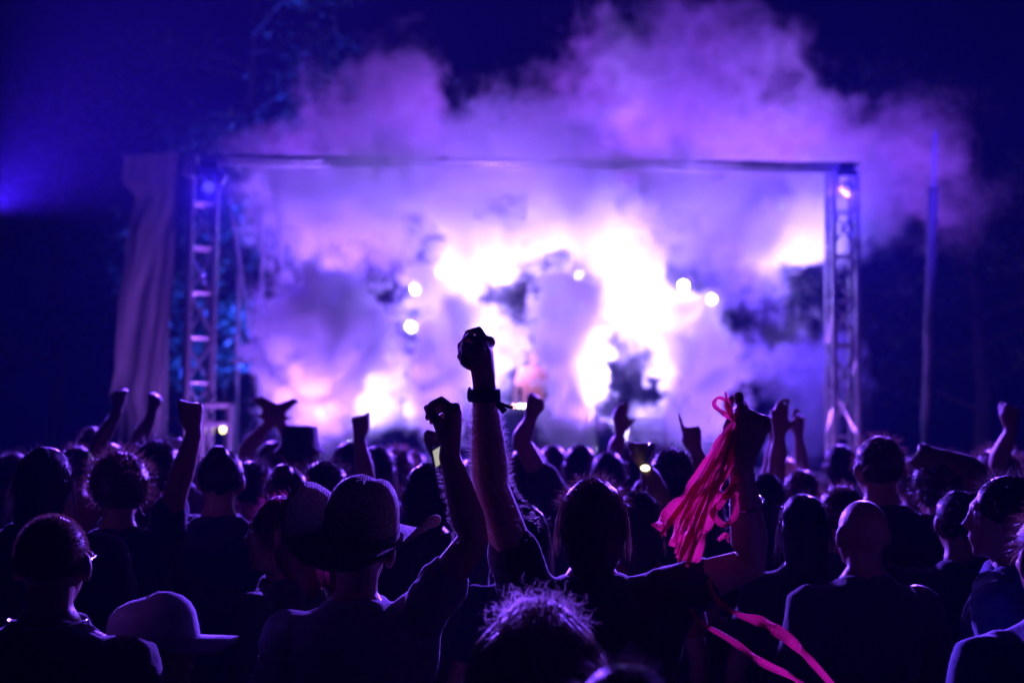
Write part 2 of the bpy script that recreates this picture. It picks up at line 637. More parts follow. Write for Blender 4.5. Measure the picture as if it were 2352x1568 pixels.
def lamp(pos, target, color, power, angle=40, blend=0.6, lens='lens', label='', group=None, hang=False, size=1.0, radius=0.1, spot=True):
    """a moving-head fixture with its own spot light"""
    pos, target = V(pos), V(target)
    d = (target - pos).normalized()
    root = empty('moving_head_lamp', pos)
    if group:
        tag(root, label, 'stage lamp', group)
    else:
        tag(root, label, 'stage lamp')
    s = -1 if hang else 1
    yaw = math.atan2(-d.x, d.y)
    Ry = Matrix.Rotation(yaw, 4, 'Z')
    flip = Matrix.Diagonal((1, 1, s, 1))
    for nm in ('base', 'yoke'):
        o = link(nm, _fix[nm], None, root)
        o.matrix_local = Ry @ flip @ Matrix.Translation((0, 0, -0.3)) @ Matrix.Diagonal((size, size, 1, 1))
    el = math.asin(max(-1, min(1, d.z)))
    H = Ry @ Matrix.Rotation(el, 4, 'X') @ Matrix.Diagonal((size, size, size, 1))
    o = link('head', _fix['head'], None, root)
    o.matrix_local = H
    if lens not in _lens:
        me = _fix['lens'].copy()
        me.materials.append(MAT[lens])
        _lens[lens] = me
    o = link('lens', _lens[lens], None, root)
    o.matrix_local = H
    if spot:
        ld = bpy.data.lights.new('beam', 'SPOT')
        ld.energy = power
        ld.color = color
        ld.spot_size = radians(angle)
        ld.spot_blend = blend
        ld.shadow_soft_size = radius
        lo = bpy.data.objects.new('beam', ld)
        COL.objects.link(lo)
        lo.parent = root
        q = V((0, 0, -1)).rotation_difference(d)
        lo.matrix_local = Matrix.Translation(d * 0.24 * size) @ q.to_matrix().to_4x4()
    return root


WHITE = (0.38, 0.26, 1.0)
LAV = (0.30, 0.125, 1.0)
PURP = (0.34, 0.08, 1.0)
BLUE = (0.02, 0.02, 1.0)
VIOL = (0.17, 0.05, 1.0)
MAT['lens_dimmed'] = emitter('lamp_lens_dimmed', (0.5, 0.35, 1.0), 0.2)  # kept nearly dark so the added crowd lamps stay unseen
# rear lamps that show as discs through the smoke
for (px, py, d, tx, ty, td, pw, ang, lab) in (
    (943, 668, 22.4, 1120, 600, 20.6, 350, 50, 'lit moving head lamp at the outer end of the left cluster'),
    (1008, 630, 22.4, 1090, 570, 20.6, 350, 60, 'lit moving head lamp topmost of the left cluster'),
    (940, 755, 22.4, 1000, 690, 20.6, 250, 50, 'lit moving head lamp lowest of the left cluster'),
    (1575, 650, 22.4, 1500, 740, 20.6, 350, 60, 'lit moving head lamp topmost of the right cluster'),
    (1640, 683, 22.4, 1560, 750, 20.6, 350, 50, 'lit moving head lamp at the outer end of the right cluster'),
    (1500, 678, 22.6, 1420, 640, 20.8, 450, 70, 'lit moving head lamp buried in the brightest smoke'),
    (1330, 640, 22.8, 1340, 540, 20.8, 600, 70, 'lit moving head lamp behind the tall central smoke column'),
    (1830, 585, 22.6, 1825, 525, 20.8, 350, 60, 'lit moving head lamp in the smoke beside the right tower'),
):
    lamp(at(px, py, d), at(tx, ty, td), WHITE, pw * 3.2, ang, 0.7, 'lens', lab, LAMP_GROUP, size=0.75)

# lamps on the deck behind the smoke columns
for (px, d, tx, ty, td, pw, lab) in (
    (800, 20.8, 850, 850, 19.6, 420, 'stage floor lamp lighting the low white cloud beside the first smoke column'),
    (1125, 21.8, 1130, 800, 20.5, 420, 'stage floor lamp shining up behind the second smoke column'),
    (1315, 20.6, 1312, 800, 18.9, 200, 'stage floor lamp shining up behind the tall smoke column'),
):
    p = at(px, 1000, d)
    p.z = DECK + 0.22
    lamp(p, at(tx, ty, td), WHITE, pw * 2.5, 60, 0.7, 'lens', lab, LAMP_GROUP, size=0.75)

# purple uplights behind the roof
for (px, tx, ty, pw, lab) in ((850, 880, 180, 5250, 'purple uplight on the ground behind the scaffold end of the stage'), (1240, 1230, 280, 5250, 'purple uplight on the ground behind the deck table'),
                              (1560, 1570, 120, 6000, 'purple uplight on the ground behind the right lamp cluster'), (1960, 2000, 330, 4750, 'purple uplight on the ground behind the right tower')):
    p = at(px, 900, 25.4)
    p.z = 0.35
    lamp(p, at(tx, ty, 23.4), PURP, pw * 1.3, 55, 0.8, 'lens_blue', lab, 'purple uplights behind the stage')

# footlights along the stage edge turned up and back onto the smoke, each on its own cloud or column
for px, tx, ty, td, col, pw, ang, lab in (
    (1185, 1090, 585, 20.6, WHITE, 34000, 24, 'pale footlight aimed at the cloud over the left lamp cluster'),
    (1420, 1340, 540, 20.8, WHITE, 30000, 28, 'pale footlight aimed at the tallest white cloud'),
    (1430, 1500, 740, 20.6, WHITE, 22000, 28, 'pale footlight aimed at the white cloud by the right lamp cluster'),
    (1820, 1825, 525, 20.8, WHITE, 20000, 22, 'pale footlight next to the right tower'),
    (930, 865, 880, 19.7, WHITE, 8000, 34, 'pale footlight aimed at the low white cloud'),
    (1170, 1135, 800, 20.5, WHITE, 12000, 26, 'pale footlight aimed behind the second smoke column'),
    (690, 735, 830, 18.8, LAV, 2600, 75, 'lavender footlight aimed at the first smoke column'),
    (970, 1020, 850, 18.9, LAV, 2100, 60, 'lavender footlight aimed at the second smoke column'),
    (1370, 1312, 780, 18.9, LAV, 2100, 60, 'lavender footlight aimed at the tall smoke column'),
    (1690, 1612, 860, 19.2, LAV, 2100, 60, 'lavender footlight aimed at the last smoke column'),
    (1620, 1640, 430, 18.6, LAV, 1500, 60, 'lavender footlight aimed under the roof on the pole side'),
    (1100, 1150, 390, 17.3, LAV, 1800, 50, 'lavender footlight aimed under the middle of the roof'),
):
    p = at(px, 1000, 17.35)
    p.z = DECK + 0.12
    lamp(p, at(tx, ty, td), col, pw, ang, 0.9, 'lens_blue', lab, 'footlights along the stage edge', size=0.5)

p = at(650, 1000, 22.2)
p.z = DECK + 0.22
lamp(p, at(760, 470, 19.8), LAV, 4200, 50, 0.9, 'lens_blue', 'lavender floor lamp at the rear corner of the stage by the scaffold', size=0.5)

# added blue fill lamps that colour the thin smoke from behind
for px, py, tx, ty, lab in ((760, 470, 1000, 800, 'added deep blue fill lamp at the rear of the stage on the scaffold side'), (1800, 470, 1500, 850, 'added deep blue fill lamp at the rear of the stage on the right tower side')):
    lamp(at(px, py, 23.2), at(tx, ty, 19.5), (0.10, 0.03, 1.0), 2600, 110, 0.9, 'lens_blue', lab, hang=True, size=0.6)

# added rim-light lamps for the crowd at the two upper stage corners
for px, py, tx, col, pw, sz, lab in ((478, 428, 1000, VIOL, 27000, 0.7, 'added violet rim lamp for the crowd at the upper corner beside the tarpaulin'), (1946, 432, 1500, VIOL, 27000, 0.6, 'added violet rim lamp for the crowd on top of the right tower')):
    lamp(at(px, py, 16.8), at(tx, 1150, 4.5), col, pw, 46, 0.8, 'lens_dimmed', lab, hang=True, size=sz)


# crowd lamps on lighting stands to the left and right of the crowd
def stand_lamp(px, py, d, targets, label):
    p = at(px, py, d)
    s = empty('lighting_stand', (p.x, p.y, 0))
    tag(s, label, 'lighting stand')
    rod(s, 'mast', (0, 0, 0.02), (0, 0, p.z - 0.55), 0.035, MAT['alu'])
    for k in range(3):
        a = 2 * pi * k / 3
        rod(s, 'leg', (0, 0, 0.7), (0.7 * cos(a), 0.7 * sin(a), 0.02), 0.02, MAT['alu'])
    rod(s, 'crossbar', (-0.5, 0, p.z - 0.55), (0.5, 0, p.z - 0.55), 0.03, MAT['alu'])
    for k, (dx, tx, ty, td, col, pw, ang, lab) in enumerate(targets):
        lamp(p + V((dx, 0, 0)), at(tx, ty, td), col, pw, ang, 1.0, 'lens_blue', lab)


stand_lamp(-140, 520, 14.0, ((0.30, 2991, -2266, 9.0, (0.28, 0.04, 1.0), 36000, 90, 'wide violet flood on the stand beyond the tarpaulin side'),
                             (-0.45, 700, 1150, 4.0, VIOL, 500, 50, 'violet lamp on the stand beyond the tarpaulin side'),
                             (-0.1, 300, -500, 20.0, BLUE, 3000, 60, 'blue lamp on the stand beyond the tarpaulin side')), 'lighting stand off to the tarpaulin side of the crowd')
stand_lamp(2500, 300, 14.0, ((0.0, 2000, 0, 24.0, (0.06, 0.02, 1.0), 3500, 90, 'wide blue flood on the stand beyond the wrapped pole'),
                             (-0.35, 1650, 1150, 4.0, VIOL, 500, 50, 'violet lamp on the stand beyond the wrapped pole'),
                             (0.35, 2200, -600, 22.0, BLUE, 3000, 60, 'blue lamp on the stand beyond the wrapped pole')), 'lighting stand off to the wrapped pole side of the crowd')
# added violet lamps low at both stage corners brighten towers, tarpaulin and pole
for px, d, tx, ty, td, pw, lab in ((560, 15.2, 370, 650, 18.2, 700, 'added violet lamp at the stage foot brightening the tarpaulin'), (1760, 16.6, 2020, 700, 18.3, 500, 'added violet lamp at the stage foot brightening the wrapped pole')):
    p = at(px, 1000, d)
    p.z = 0.5
    lamp(p, at(tx, ty, td), (0.40, 0.12, 1.0), pw, 60, 0.8, 'lens_blue', lab)
# ---------------------------------------------------------------- haze and smoke
m = MB()
m.box((-64, -54, -1.0), (64, 74, 14.5))
hz = m.build('haze', volume_mat('haze_air', (0.16, 0.2, 1.0), 0.0008, 0.3), smooth=False)  # the blue of the night light is put into the haze colour
tag(hz, 'thin blue tinted haze filling the air over the field', 'haze', kind='stuff')

# smoke blobs: (px, py, distance, half width px, half height px, half depth m, softness, density)
SM = []


def blob(px, py, d, rx, ry, rd, k, soft=1.0):
    c = at(px, py, d)
    s = d / FPX
    SM.append((c, V((rx * s, rd, ry * s)), k, soft))


def column(pts, d, k, soft=2.2):
    """pts: (px, py, half width)"""
    for i in range(len(pts) - 1):
        (x0, y0, r0), (x1, y1, r1) = pts[i], pts[i + 1]
        n = max(1, int(abs(y1 - y0) / (0.75 * (r0 + r1) / 2)))
        for j in range(n):
            t = j / n
            r = r0 + (r1 - r0) * t
            blob(x0 + (x1 - x0) * t, y0 + (y1 - y0) * t, d, r * 1.2, r * 1.3, r * 1.2 * d / FPX, k, soft)


column([(745, 1070, 20), (742, 960, 56), (735, 860, 88), (740, 775, 105), (765, 725, 70)], 18.7, 5.0)
column([(1008, 1070, 18), (1012, 960, 46), (1020, 850, 58), (1040, 760, 54), (1072, 690, 44)], 18.9, 5.0)
column([(1312, 1070, 20), (1312, 960, 54), (1310, 850, 58), (1312, 740, 60), (1315, 640, 62)], 18.9, 5.0)
column([(1612, 1060, 44), (1612, 950, 68), (1612, 850, 70), (1608, 775, 58)], 19.2, 3.0)
blob(680, 815, 18.8, 85, 75, 0.45, 3.5, 2.0)
blob(795, 745, 18.9, 80, 65, 0.4, 3.0, 2.0)
# the broken arch of bright puffs
blob(1060, 555, 20.4, 110, 105, 0.6, 2.8)
blob(1135, 590, 20.4, 95, 85, 0.6, 2.8)
blob(1000, 690, 20.8, 75, 100, 0.5, 2.6)
blob(1300, 480, 20.6, 100, 105, 0.6, 2.8)
blob(1400, 545, 20.6, 110, 120, 0.6, 2.8)
blob(1425, 670, 20.6, 95, 110, 0.6, 2.8)
blob(1530, 750, 20.6, 140, 80, 0.6, 2.8)
blob(850, 880, 19.8, 95, 120, 0.5, 2.8)
blob(910, 930, 19.8, 70, 75, 0.4, 3.0)
blob(1140, 800, 20.5, 75, 125, 0.5, 2.8)
blob(1825, 520, 20.6, 110, 75, 0.5, 3.0)
blob(1740, 810, 20.4, 70, 70, 0.5, 2.5)
blob(1535, 985, 19.4, 110, 60, 0.5, 2.5)
blob(1840, 880, 20.4, 120, 170, 0.7, 1.0)
blob(1215, 545, 20.5, 75, 65, 0.5, 2.6)
blob(960, 720, 20.8, 70, 80, 0.5, 2.6)
# lavender smoke under the roof
blob(760, 540, 20.4, 200, 130, 0.9, 1.0)
blob(690, 430, 19.4, 160, 80, 0.7, 1.5)
blob(830, 500, 19.6, 160, 90, 0.7, 1.5)
blob(980, 440, 19.6, 200, 80, 0.9, 1.2)
blob(1700, 640, 21.0, 120, 120, 0.7, 0.8)
blob(1930, 470, 20.4, 140, 130, 0.9, 1.2)
blob(1680, 500, 19.6, 180, 100, 0.8, 1.2)
blob(1200, 650, 20.8, 680, 380, 2.2, 0.04)
blob(680, 440, 18.5, 220, 75, 0.6, 1.1)
blob(1650, 445, 18.5, 320, 75, 0.6, 1.1)
blob(1150, 445, 18.5, 320, 85, 0.6, 1.1)
# spilling out in front of and over the roof edge
blob(930, 375, 16.95, 170, 95, 0.5, 2.0, 1.6)
blob(1130, 350, 16.95, 160, 110, 0.5, 1.6, 1.6)
blob(1300, 365, 16.95, 150, 100, 0.5, 2.0, 1.6)
blob(1480, 395, 16.95, 170, 75, 0.45, 1.5, 1.6)
blob(790, 440, 16.95, 180, 60, 0.45, 1.0, 1.6)
blob(1740, 440, 16.95, 180, 50, 0.45, 0.8, 1.6)
# above and behind the roof
blob(870, 300, 22.6, 190, 150, 0.9, 1.5)
blob(900, 210, 22.6, 105, 120, 0.8, 1.4)
blob(680, 340, 22.4, 150, 70, 0.7, 0.8)
blob(1230, 330, 22.4, 260, 110, 1.0, 1.5)
blob(1560, 260, 22.8, 270, 180, 1.1, 1.4)
blob(1420, 180, 23.0, 140, 160, 0.8, 0.8)
blob(1600, 90, 23.2, 190, 110, 0.8, 0.4)
blob(1740, 150, 23.2, 140, 130, 0.8, 0.3)
blob(1800, 320, 22.6, 230, 120, 1.0, 1.1)
blob(2020, 390, 22.2, 180, 140, 0.9, 0.8)
blob(2130, 330, 22.2, 110, 110, 0.6, 0.3)
blob(2200, 480, 22.0, 110, 110, 0.6, 0.15)
lo, hi, vox = V((-5.0, 16.2, 1.1)), V((8.4, 25.0, 9.6)), 0.046
gm = MB()
gm.box(lo, hi)
sm = gm.build('smoke', None, smooth=False)
tag(sm, 'billowing lit smoke columns and clouds over the stage', 'smoke', kind='stuff')
SMOKE_MAT = volume_mat('stage_smoke', (0.97, 0.97, 0.98), 1.0, 0.25, attr=True)
ng = bpy.data.node_groups.new('smoke_grid', 'GeometryNodeTree')
ng.interface.new_socket('Geometry', in_out='OUTPUT', socket_type='NodeSocketGeometry')
NN, LL = ng.nodes, ng.links


def nd(t, op=None, **kw):
    n = NN.new(t)
    if op:
        n.operation = op
    for k, v in kw.items():
        n.inputs[int(k[1:]) if k[1:].isdigit() else k].default_value = v
    return n


pos = nd('GeometryNodeInputPosition')
w = nd('ShaderNodeTexNoise')
w.inputs['Scale'].default_value = 0.9
w.inputs['Detail'].default_value = 2
LL.new(pos.outputs[0], w.inputs['Vector'])
ws = nd('ShaderNodeVectorMath', 'SUBTRACT', _1=(0.5, 0.5, 0.5))
LL.new(w.outputs['Color'], ws.inputs[0])
wm = nd('ShaderNodeVectorMath', 'SCALE')
wm.inputs['Scale'].default_value = 0.9
LL.new(ws.outputs[0], wm.inputs[0])
wp = nd('ShaderNodeVectorMath', 'ADD')
LL.new(pos.outputs[0], wp.inputs[0])
LL.new(wm.outputs[0], wp.inputs[1])
fb = nd('ShaderNodeTexNoise')
fb.inputs['Scale'].default_value = 1.7
fb.inputs['Detail'].default_value = 6
fb.inputs['Roughness'].default_value = 0.6
LL.new(wp.outputs[0], fb.inputs['Vector'])
fn = nd('ShaderNodeMath', 'MULTIPLY_ADD', _1=2.8, _2=-1.4)
LL.new(fb.outputs['Fac'], fn.inputs[0])
fb2 = nd('ShaderNodeTexNoise')
fb2.inputs['Scale'].default_value = 3.6
fb2.inputs['Detail'].default_value = 6
fb2.inputs['Roughness'].default_value = 0.65
LL.new(pos.outputs[0], fb2.inputs['Vector'])
fn2 = nd('ShaderNodeMath', 'MULTIPLY_ADD', _1=3.8, _2=-1.9)
LL.new(fb2.outputs['Fac'], fn2.inputs[0])
# the columns are warped less than the clouds
wps = nd('ShaderNodeVectorMath', 'MULTIPLY_ADD', _1=(0.25, 0.25, 0.25))
LL.new(wm.outputs[0], wps.inputs[0])
LL.new(pos.outputs[0], wps.inputs[2])
acc = None
for c, r, k, soft in SM:
    tight = soft > 1.5
    wisp = 1.5 < soft < 1.8
    s1 = nd('ShaderNodeVectorMath', 'SUBTRACT', _1=tuple(c))
    LL.new((wps if tight else wp).outputs[0], s1.inputs[0])
    s2 = nd('ShaderNodeVectorMath', 'MULTIPLY', _1=(1 / r.x, 1 / r.y, 1 / r.z))
    LL.new(s1.outputs[0], s2.inputs[0])
    s3 = nd('ShaderNodeVectorMath', 'LENGTH')
    LL.new(s2.outputs[0], s3.inputs[0])
    s4 = nd('ShaderNodeMath', 'SUBTRACT', _0=1.08)
    LL.new(s3.outputs['Value'], s4.inputs[1])
    s5 = nd('ShaderNodeMath', 'ADD')
    LL.new(s4.outputs[0], s5.inputs[0])
    LL.new((fn2 if tight else fn).outputs[0], s5.inputs[1])
    s6 = nd('ShaderNodeMath', 'MULTIPLY', _1=8.0 if tight and not wisp else (6.0 if k > 2.0 else 2.6))
    s6.use_clamp = True
    LL.new(s5.outputs[0], s6.inputs[0])
    s7 = nd('ShaderNodeMath', 'MULTIPLY', _1=k)
    LL.new(s6.outputs[0], s7.inputs[0])
    if acc is None:
        acc = s7
    else:
        a = nd('ShaderNodeMath', 'MAXIMUM')
        LL.new(acc.outputs[0], a.inputs[0])
        LL.new(s7.outputs[0], a.inputs[1])
        acc = a
# clear pockets between the columns and clouds
for px, py, rx, ry in ((1212, 690, 75, 85), (950, 850, 45, 130), (1450, 890, 100, 95), (1870, 715, 110, 75), (1200, 890, 55, 75), (870, 690, 80, 60),
                       (610, 680, 110, 130), (1245, 860, 30, 110), (1390, 830, 34, 130), (1700, 760, 60, 60), (1690, 930, 50, 80), (990, 560, 40, 60)):
    c = at(px, py, 21.4)
    sc_ = 21.4 / FPX
    h1 = nd('ShaderNodeVectorMath', 'SUBTRACT', _1=tuple(c))
    LL.new(wps.outputs[0], h1.inputs[0])
    h2 = nd('ShaderNodeVectorMath', 'MULTIPLY', _1=(1 / (rx * 1.45 * sc_), 1 / 2.2, 1 / (ry * 1.4 * sc_)))
    LL.new(h1.outputs[0], h2.inputs[0])
    h3 = nd('ShaderNodeVectorMath', 'LENGTH')
    LL.new(h2.outputs[0], h3.inputs[0])
    h4 = nd('ShaderNodeMath', 'ADD')
    LL.new(h3.outputs['Value'], h4.inputs[0])
    LL.new(fn2.outputs[0], h4.inputs[1])
    h5 = nd('ShaderNodeMath', 'MULTIPLY_ADD', _1=2.2, _2=-1.5)
    h5.use_clamp = True
    LL.new(h4.outputs[0], h5.inputs[0])
    a = nd('ShaderNodeMath', 'MULTIPLY')
    LL.new(acc.outputs[0], a.inputs[0])
    LL.new(h5.outputs[0], a.inputs[1])
    acc = a
# uneven thickness inside the smoke
tx = nd('ShaderNodeMapRange')
for nm, v in (('From Min', 0.35), ('From Max', 0.65), ('To Min', 0.25), ('To Max', 1.6)):
    tx.inputs[nm].default_value = v
LL.new(fb2.outputs['Fac'], tx.inputs['Value'])
a = nd('ShaderNodeMath', 'MULTIPLY')
LL.new(acc.outputs[0], a.inputs[0])
LL.new(tx.outputs[0], a.inputs[1])
acc = a
vc = nd('GeometryNodeVolumeCube')
LL.new(acc.outputs[0], vc.inputs['Density'])
vc.inputs['Min'].default_value = lo
vc.inputs['Max'].default_value = hi
for ax, i in (('X', 0), ('Y', 1), ('Z', 2)):
    vc.inputs['Resolution ' + ax].default_value = int((hi[i] - lo[i]) / vox)
smn = nd('GeometryNodeSetMaterial')
smn.inputs['Material'].default_value = SMOKE_MAT
LL.new(vc.outputs[0], smn.inputs['Geometry'])
go_ = NN.new('NodeGroupOutput')
LL.new(smn.outputs[0], go_.inputs[0])
md = sm.modifiers.new('smoke_grid', 'NODES')
md.node_group = ng
sm.data.materials.append(SMOKE_MAT)
# ---------------------------------------------------------------- trees behind the stage
def tree(px, d, h, crown_c, crown_r, nleaf, label, seed, leaf=0.11):
    rng = random.Random(seed)
    b = at(px, 983, d)
    t = empty('tree', (b.x, d, 0))
    tag(t, label, 'tree', 'trees behind the stage')
    m = MB()
    m.chain([V((0, 0, 0)), V((.1, 0, h * .3)), V((-.1, .1, h * .6)), V((.05, 0, h * .92))], [.24, .19, .13, .04], 10)
    tips = []
    for k in range(22):
        z = h * rng.uniform(.25, .9)
        a = rng.uniform(0, 2 * pi)
        L = crown_r[0] * rng.uniform(.5, 1.0)
        p0 = V((0, 0, z))
        p1 = p0 + V((cos(a) * L * .5, sin(a) * L * .5, L * .18))
        p2 = p0 + V((cos(a) * L, sin(a) * L, L * .22))
        m.chain([p0, p1, p2], [.06, .04, .015], 6)
        tips.append((p1, p2))
    m.build('trunk', MAT['bark'], t)
    c = MB()
    for p1, p2 in tips:
        for q in range(nleaf // 22):
            u = rng.random()
            p = lerp(p1, p2, u * 1.15) + V((rng.gauss(0, 1) * .40, rng.gauss(0, 1) * .40, rng.gauss(0, 1) * .20))
            n = V((rng.gauss(0, 1), rng.gauss(0, 1), rng.gauss(0, 1.4))).normalized()
            e1 = n.orthogonal().normalized()
            e1 = (e1 * cos(u * 40) + n.cross(e1) * sin(u * 40))
            e2 = n.cross(e1)
            s = leaf * rng.uniform(.6, 1.3)
            o = len(c.v)
            c.v += [p - e1 * s, p + e2 * s * .45, p + e1 * s, p - e2 * s * .45]
            c.f.append((o, o + 1, o + 2, o + 3))
    c.build('crown', MAT['leaf'], t, smooth=False)
    return t


tree(560, 29.0, 11.6, None, (3.0,), 9000, 'tall tree rising above the roof beside the smoke', 3)
tree(455, 27.5, 6.2, None, (1.7,), 5000, 'small blue lit tree seen behind the left truss tower', 4)
tree(1980, 34.0, 10.5, None, (3.4,), 7000, 'dark tree beyond the right truss tower', 5)
tree(2250, 31.0, 9.0, None, (3.2,), 7000, 'dark tree beyond the wrapped pole', 6)
tree(120, 32.0, 10.0, None, (3.2,), 7000, 'dark tree beyond the tarpaulin', 8)
tree(1250, 36.0, 12.2, None, (3.4,), 7000, 'dark tree far behind the middle of the stage', 9)
# blue floodlights on the grass under the trees
for px, d, tx, ty, td, pw, lab in ((520, 24.5, 460, 590, 27.5, 7000, 'blue floodlight on the grass lighting the small tree'),
                                   (640, 25.2, 600, 60, 29.0, 16000, 'blue floodlight on the grass lighting the tall tree')):
    p = at(px, 1000, d)
    p.z = 0.35
    lamp(p, at(tx, ty, td), (0.02, 0.05, 1.0), pw, 40, 0.6, 'lens_blue', lab)
# ---------------------------------------------------------------- people
def cloth_mat(name, c, sheen=0.25):
    return principled(name, c, 0.9, sheen=sheen, noise_scale=40, noise_amt=0.12, bump=0.25, bump_scale=180)


SKIN = [principled('skin_light', (0.42, 0.24, 0.17), 0.5, noise_scale=25, noise_amt=0.08, bump=0.15, bump_scale=140, trans=((0.5, 0.16, 0.09), 0.06)),
        principled('skin_tan', (0.30, 0.16, 0.10), 0.5, noise_scale=25, noise_amt=0.08, bump=0.15, bump_scale=140, trans=((0.4, 0.12, 0.07), 0.06)),
        principled('skin_dark', (0.10, 0.055, 0.035), 0.45, noise_scale=25, noise_amt=0.08, bump=0.15, bump_scale=140)]


def hair_mat(name, c):
    return principled(name, c, 0.42, spec=0.6, trans=(tuple(min(1, k * 3.0) for k in c), 0.5))


HAIR = dict(black=hair_mat('hair_black', (0.018, 0.014, 0.012)), brown=hair_mat('hair_brown', (0.06, 0.035, 0.022)),
            fair=hair_mat('hair_fair', (0.55, 0.40, 0.26)), pink=hair_mat('hair_pink', (0.15, 0.012, 0.04)),
            grey=hair_mat('hair_grey', (0.3, 0.29, 0.28)))
SHIRT = dict(black=cloth_mat('cotton_black', (0.02, 0.02, 0.022)), navy=cloth_mat('cotton_navy', (0.02, 0.03, 0.07)),
             grey=cloth_mat('cotton_grey', (0.22, 0.22, 0.24)), white=cloth_mat('cotton_white', (0.6, 0.6, 0.6)),
             red=cloth_mat('cotton_red', (0.3, 0.03, 0.04)), blue=cloth_mat('cotton_blue', (0.06, 0.12, 0.3)),
             pink=cloth_mat('cotton_pink', (0.6, 0.12, 0.25)), green=cloth_mat('cotton_green', (0.05, 0.08, 0.05)),
             orange=cloth_mat('cotton_orange', (0.75, 0.3, 0.14)), denim=cloth_mat('denim', (0.05, 0.07, 0.13)))
SHOE = principled('shoe_leather', (0.03, 0.025, 0.02), 0.5)
EYE = principled('eye_white', (0.7, 0.7, 0.7), 0.2)
CAPM = cloth_mat('cap_twill', (0.45, 0.45, 0.55))
HATB = cloth_mat('felt_black', (0.03, 0.03, 0.035))
METAL = principled('silver_chain', (0.75, 0.75, 0.78), 0.2, metal=1.0)
PLAST = MAT['black']
WRINKLE = bpy.data.textures.new('cloth_wrinkle', 'CLOUDS')
WRINKLE.noise_scale = 0.11
WRINKLE.noise_depth = 2


FOLDS = bpy.data.textures.new('cloth_folds', 'MARBLE')
FOLDS.noise_scale = 0.16
FOLDS.turbulence = 9.0
FOLDS.marble_type = 'SHARP'


def straw_mat():
    m = principled('woven_straw', (0.24, 0.19, 0.13), 0.7, noise_scale=110, noise_amt=0.9, trans=((0.12, 0.09, 0.06), 0.15))
    nt = m.node_tree
    b = nt.nodes['Principled BSDF']
    tc = nt.nodes.new('ShaderNodeTexCoord')
    outs = []
    for ax in ('X', 'Y'):
        w = nt.nodes.new('ShaderNodeTexWave')
        w.bands_direction = ax
        w.inputs['Scale'].default_value = 55
        w.inputs['Distortion'].default_value = 1.2
        nt.links.new(tc.outputs['Object'], w.inputs['Vector'])
        outs.append(w)
    mul = nt.nodes.new('ShaderNodeMath')
    mul.operation = 'MULTIPLY'
    nt.links.new(outs[0].outputs['Fac'], mul.inputs[0])
    nt.links.new(outs[1].outputs['Fac'], mul.inputs[1])
    bp = nt.nodes.new('ShaderNodeBump')
    bp.inputs['Strength'].default_value = 0.9
    bp.inputs['Distance'].default_value = 0.004
    nt.links.new(mul.outputs[0], bp.inputs['Height'])
    nt.links.new(bp.outputs['Normal'], b.inputs['Normal'])
    # small gaps in the weave
    gt = nt.nodes.new('ShaderNodeMath')
    gt.operation = 'GREATER_THAN'
    gt.inputs[1].default_value = 0.93
    nt.links.new(mul.outputs[0], gt.inputs[0])
    tr = nt.nodes.new('ShaderNodeBsdfTransparent')
    ms = nt.nodes.new('ShaderNodeMixShader')
    out = nt.nodes['Material Output']
    old = out.inputs['Surface'].links[0].from_socket
    nt.links.new(gt.outputs[0], ms.inputs['Fac'])
    nt.links.new(old, ms.inputs[1])
    nt.links.new(tr.outputs[0], ms.inputs[2])
    nt.links.new(ms.outputs[0], out.inputs['Surface'])
    return m


STRAW = straw_mat()


def add_remesh(o, vox, smooth=4, wrinkle=0.0):
    r = o.modifiers.new('remesh', 'REMESH')
    r.mode = 'VOXEL'
    r.voxel_size = vox
    r.use_smooth_shade = True
    s = o.modifiers.new('smooth', 'SMOOTH')
    s.factor = 0.5
    s.iterations = smooth
    if wrinkle:
        d = o.modifiers.new('wrinkle', 'DISPLACE')
        d.texture = WRINKLE
        d.texture_coords = 'LOCAL'
        d.strength = wrinkle
        d.mid_level = 0.5
        d = o.modifiers.new('folds', 'DISPLACE')
        d.texture = FOLDS
        d.texture_coords = 'LOCAL'
        d.strength = wrinkle * 0.55
        d.mid_level = 0.5


CURL = dict(pump=((30, 75, 45), (52, 82, 50), (70, 88, 55), (85, 88, 55)), fist=((60, 95, 60), (68, 98, 60), (76, 98, 60), (86, 95, 60)), loose=((58, 68, 40), (60, 70, 40), (62, 72, 40), (66, 74, 42)),
            open=((8, 10, 8), (4, 8, 6), (6, 10, 8), (12, 14, 10)), grip=((62, 80, 45),) * 4,
            point=((4, 6, 4), (85, 95, 60), (88, 95, 60), (88, 95, 60)))
THUMB = dict(pump=((0.034, 0.022, 0.055), (0.020, 0.042, 0.078)), fist=((0.034, 0.022, 0.055), (0.018, 0.042, 0.075)), loose=((0.036, 0.030, 0.060), (0.020, 0.058, 0.085)),
             open=((0.060, 0.012, 0.055), (0.078, 0.016, 0.080)), grip=((0.036, 0.026, 0.055), (0.020, 0.046, 0.072)),
             point=((0.034, 0.022, 0.055), (0.014, 0.042, 0.070)))


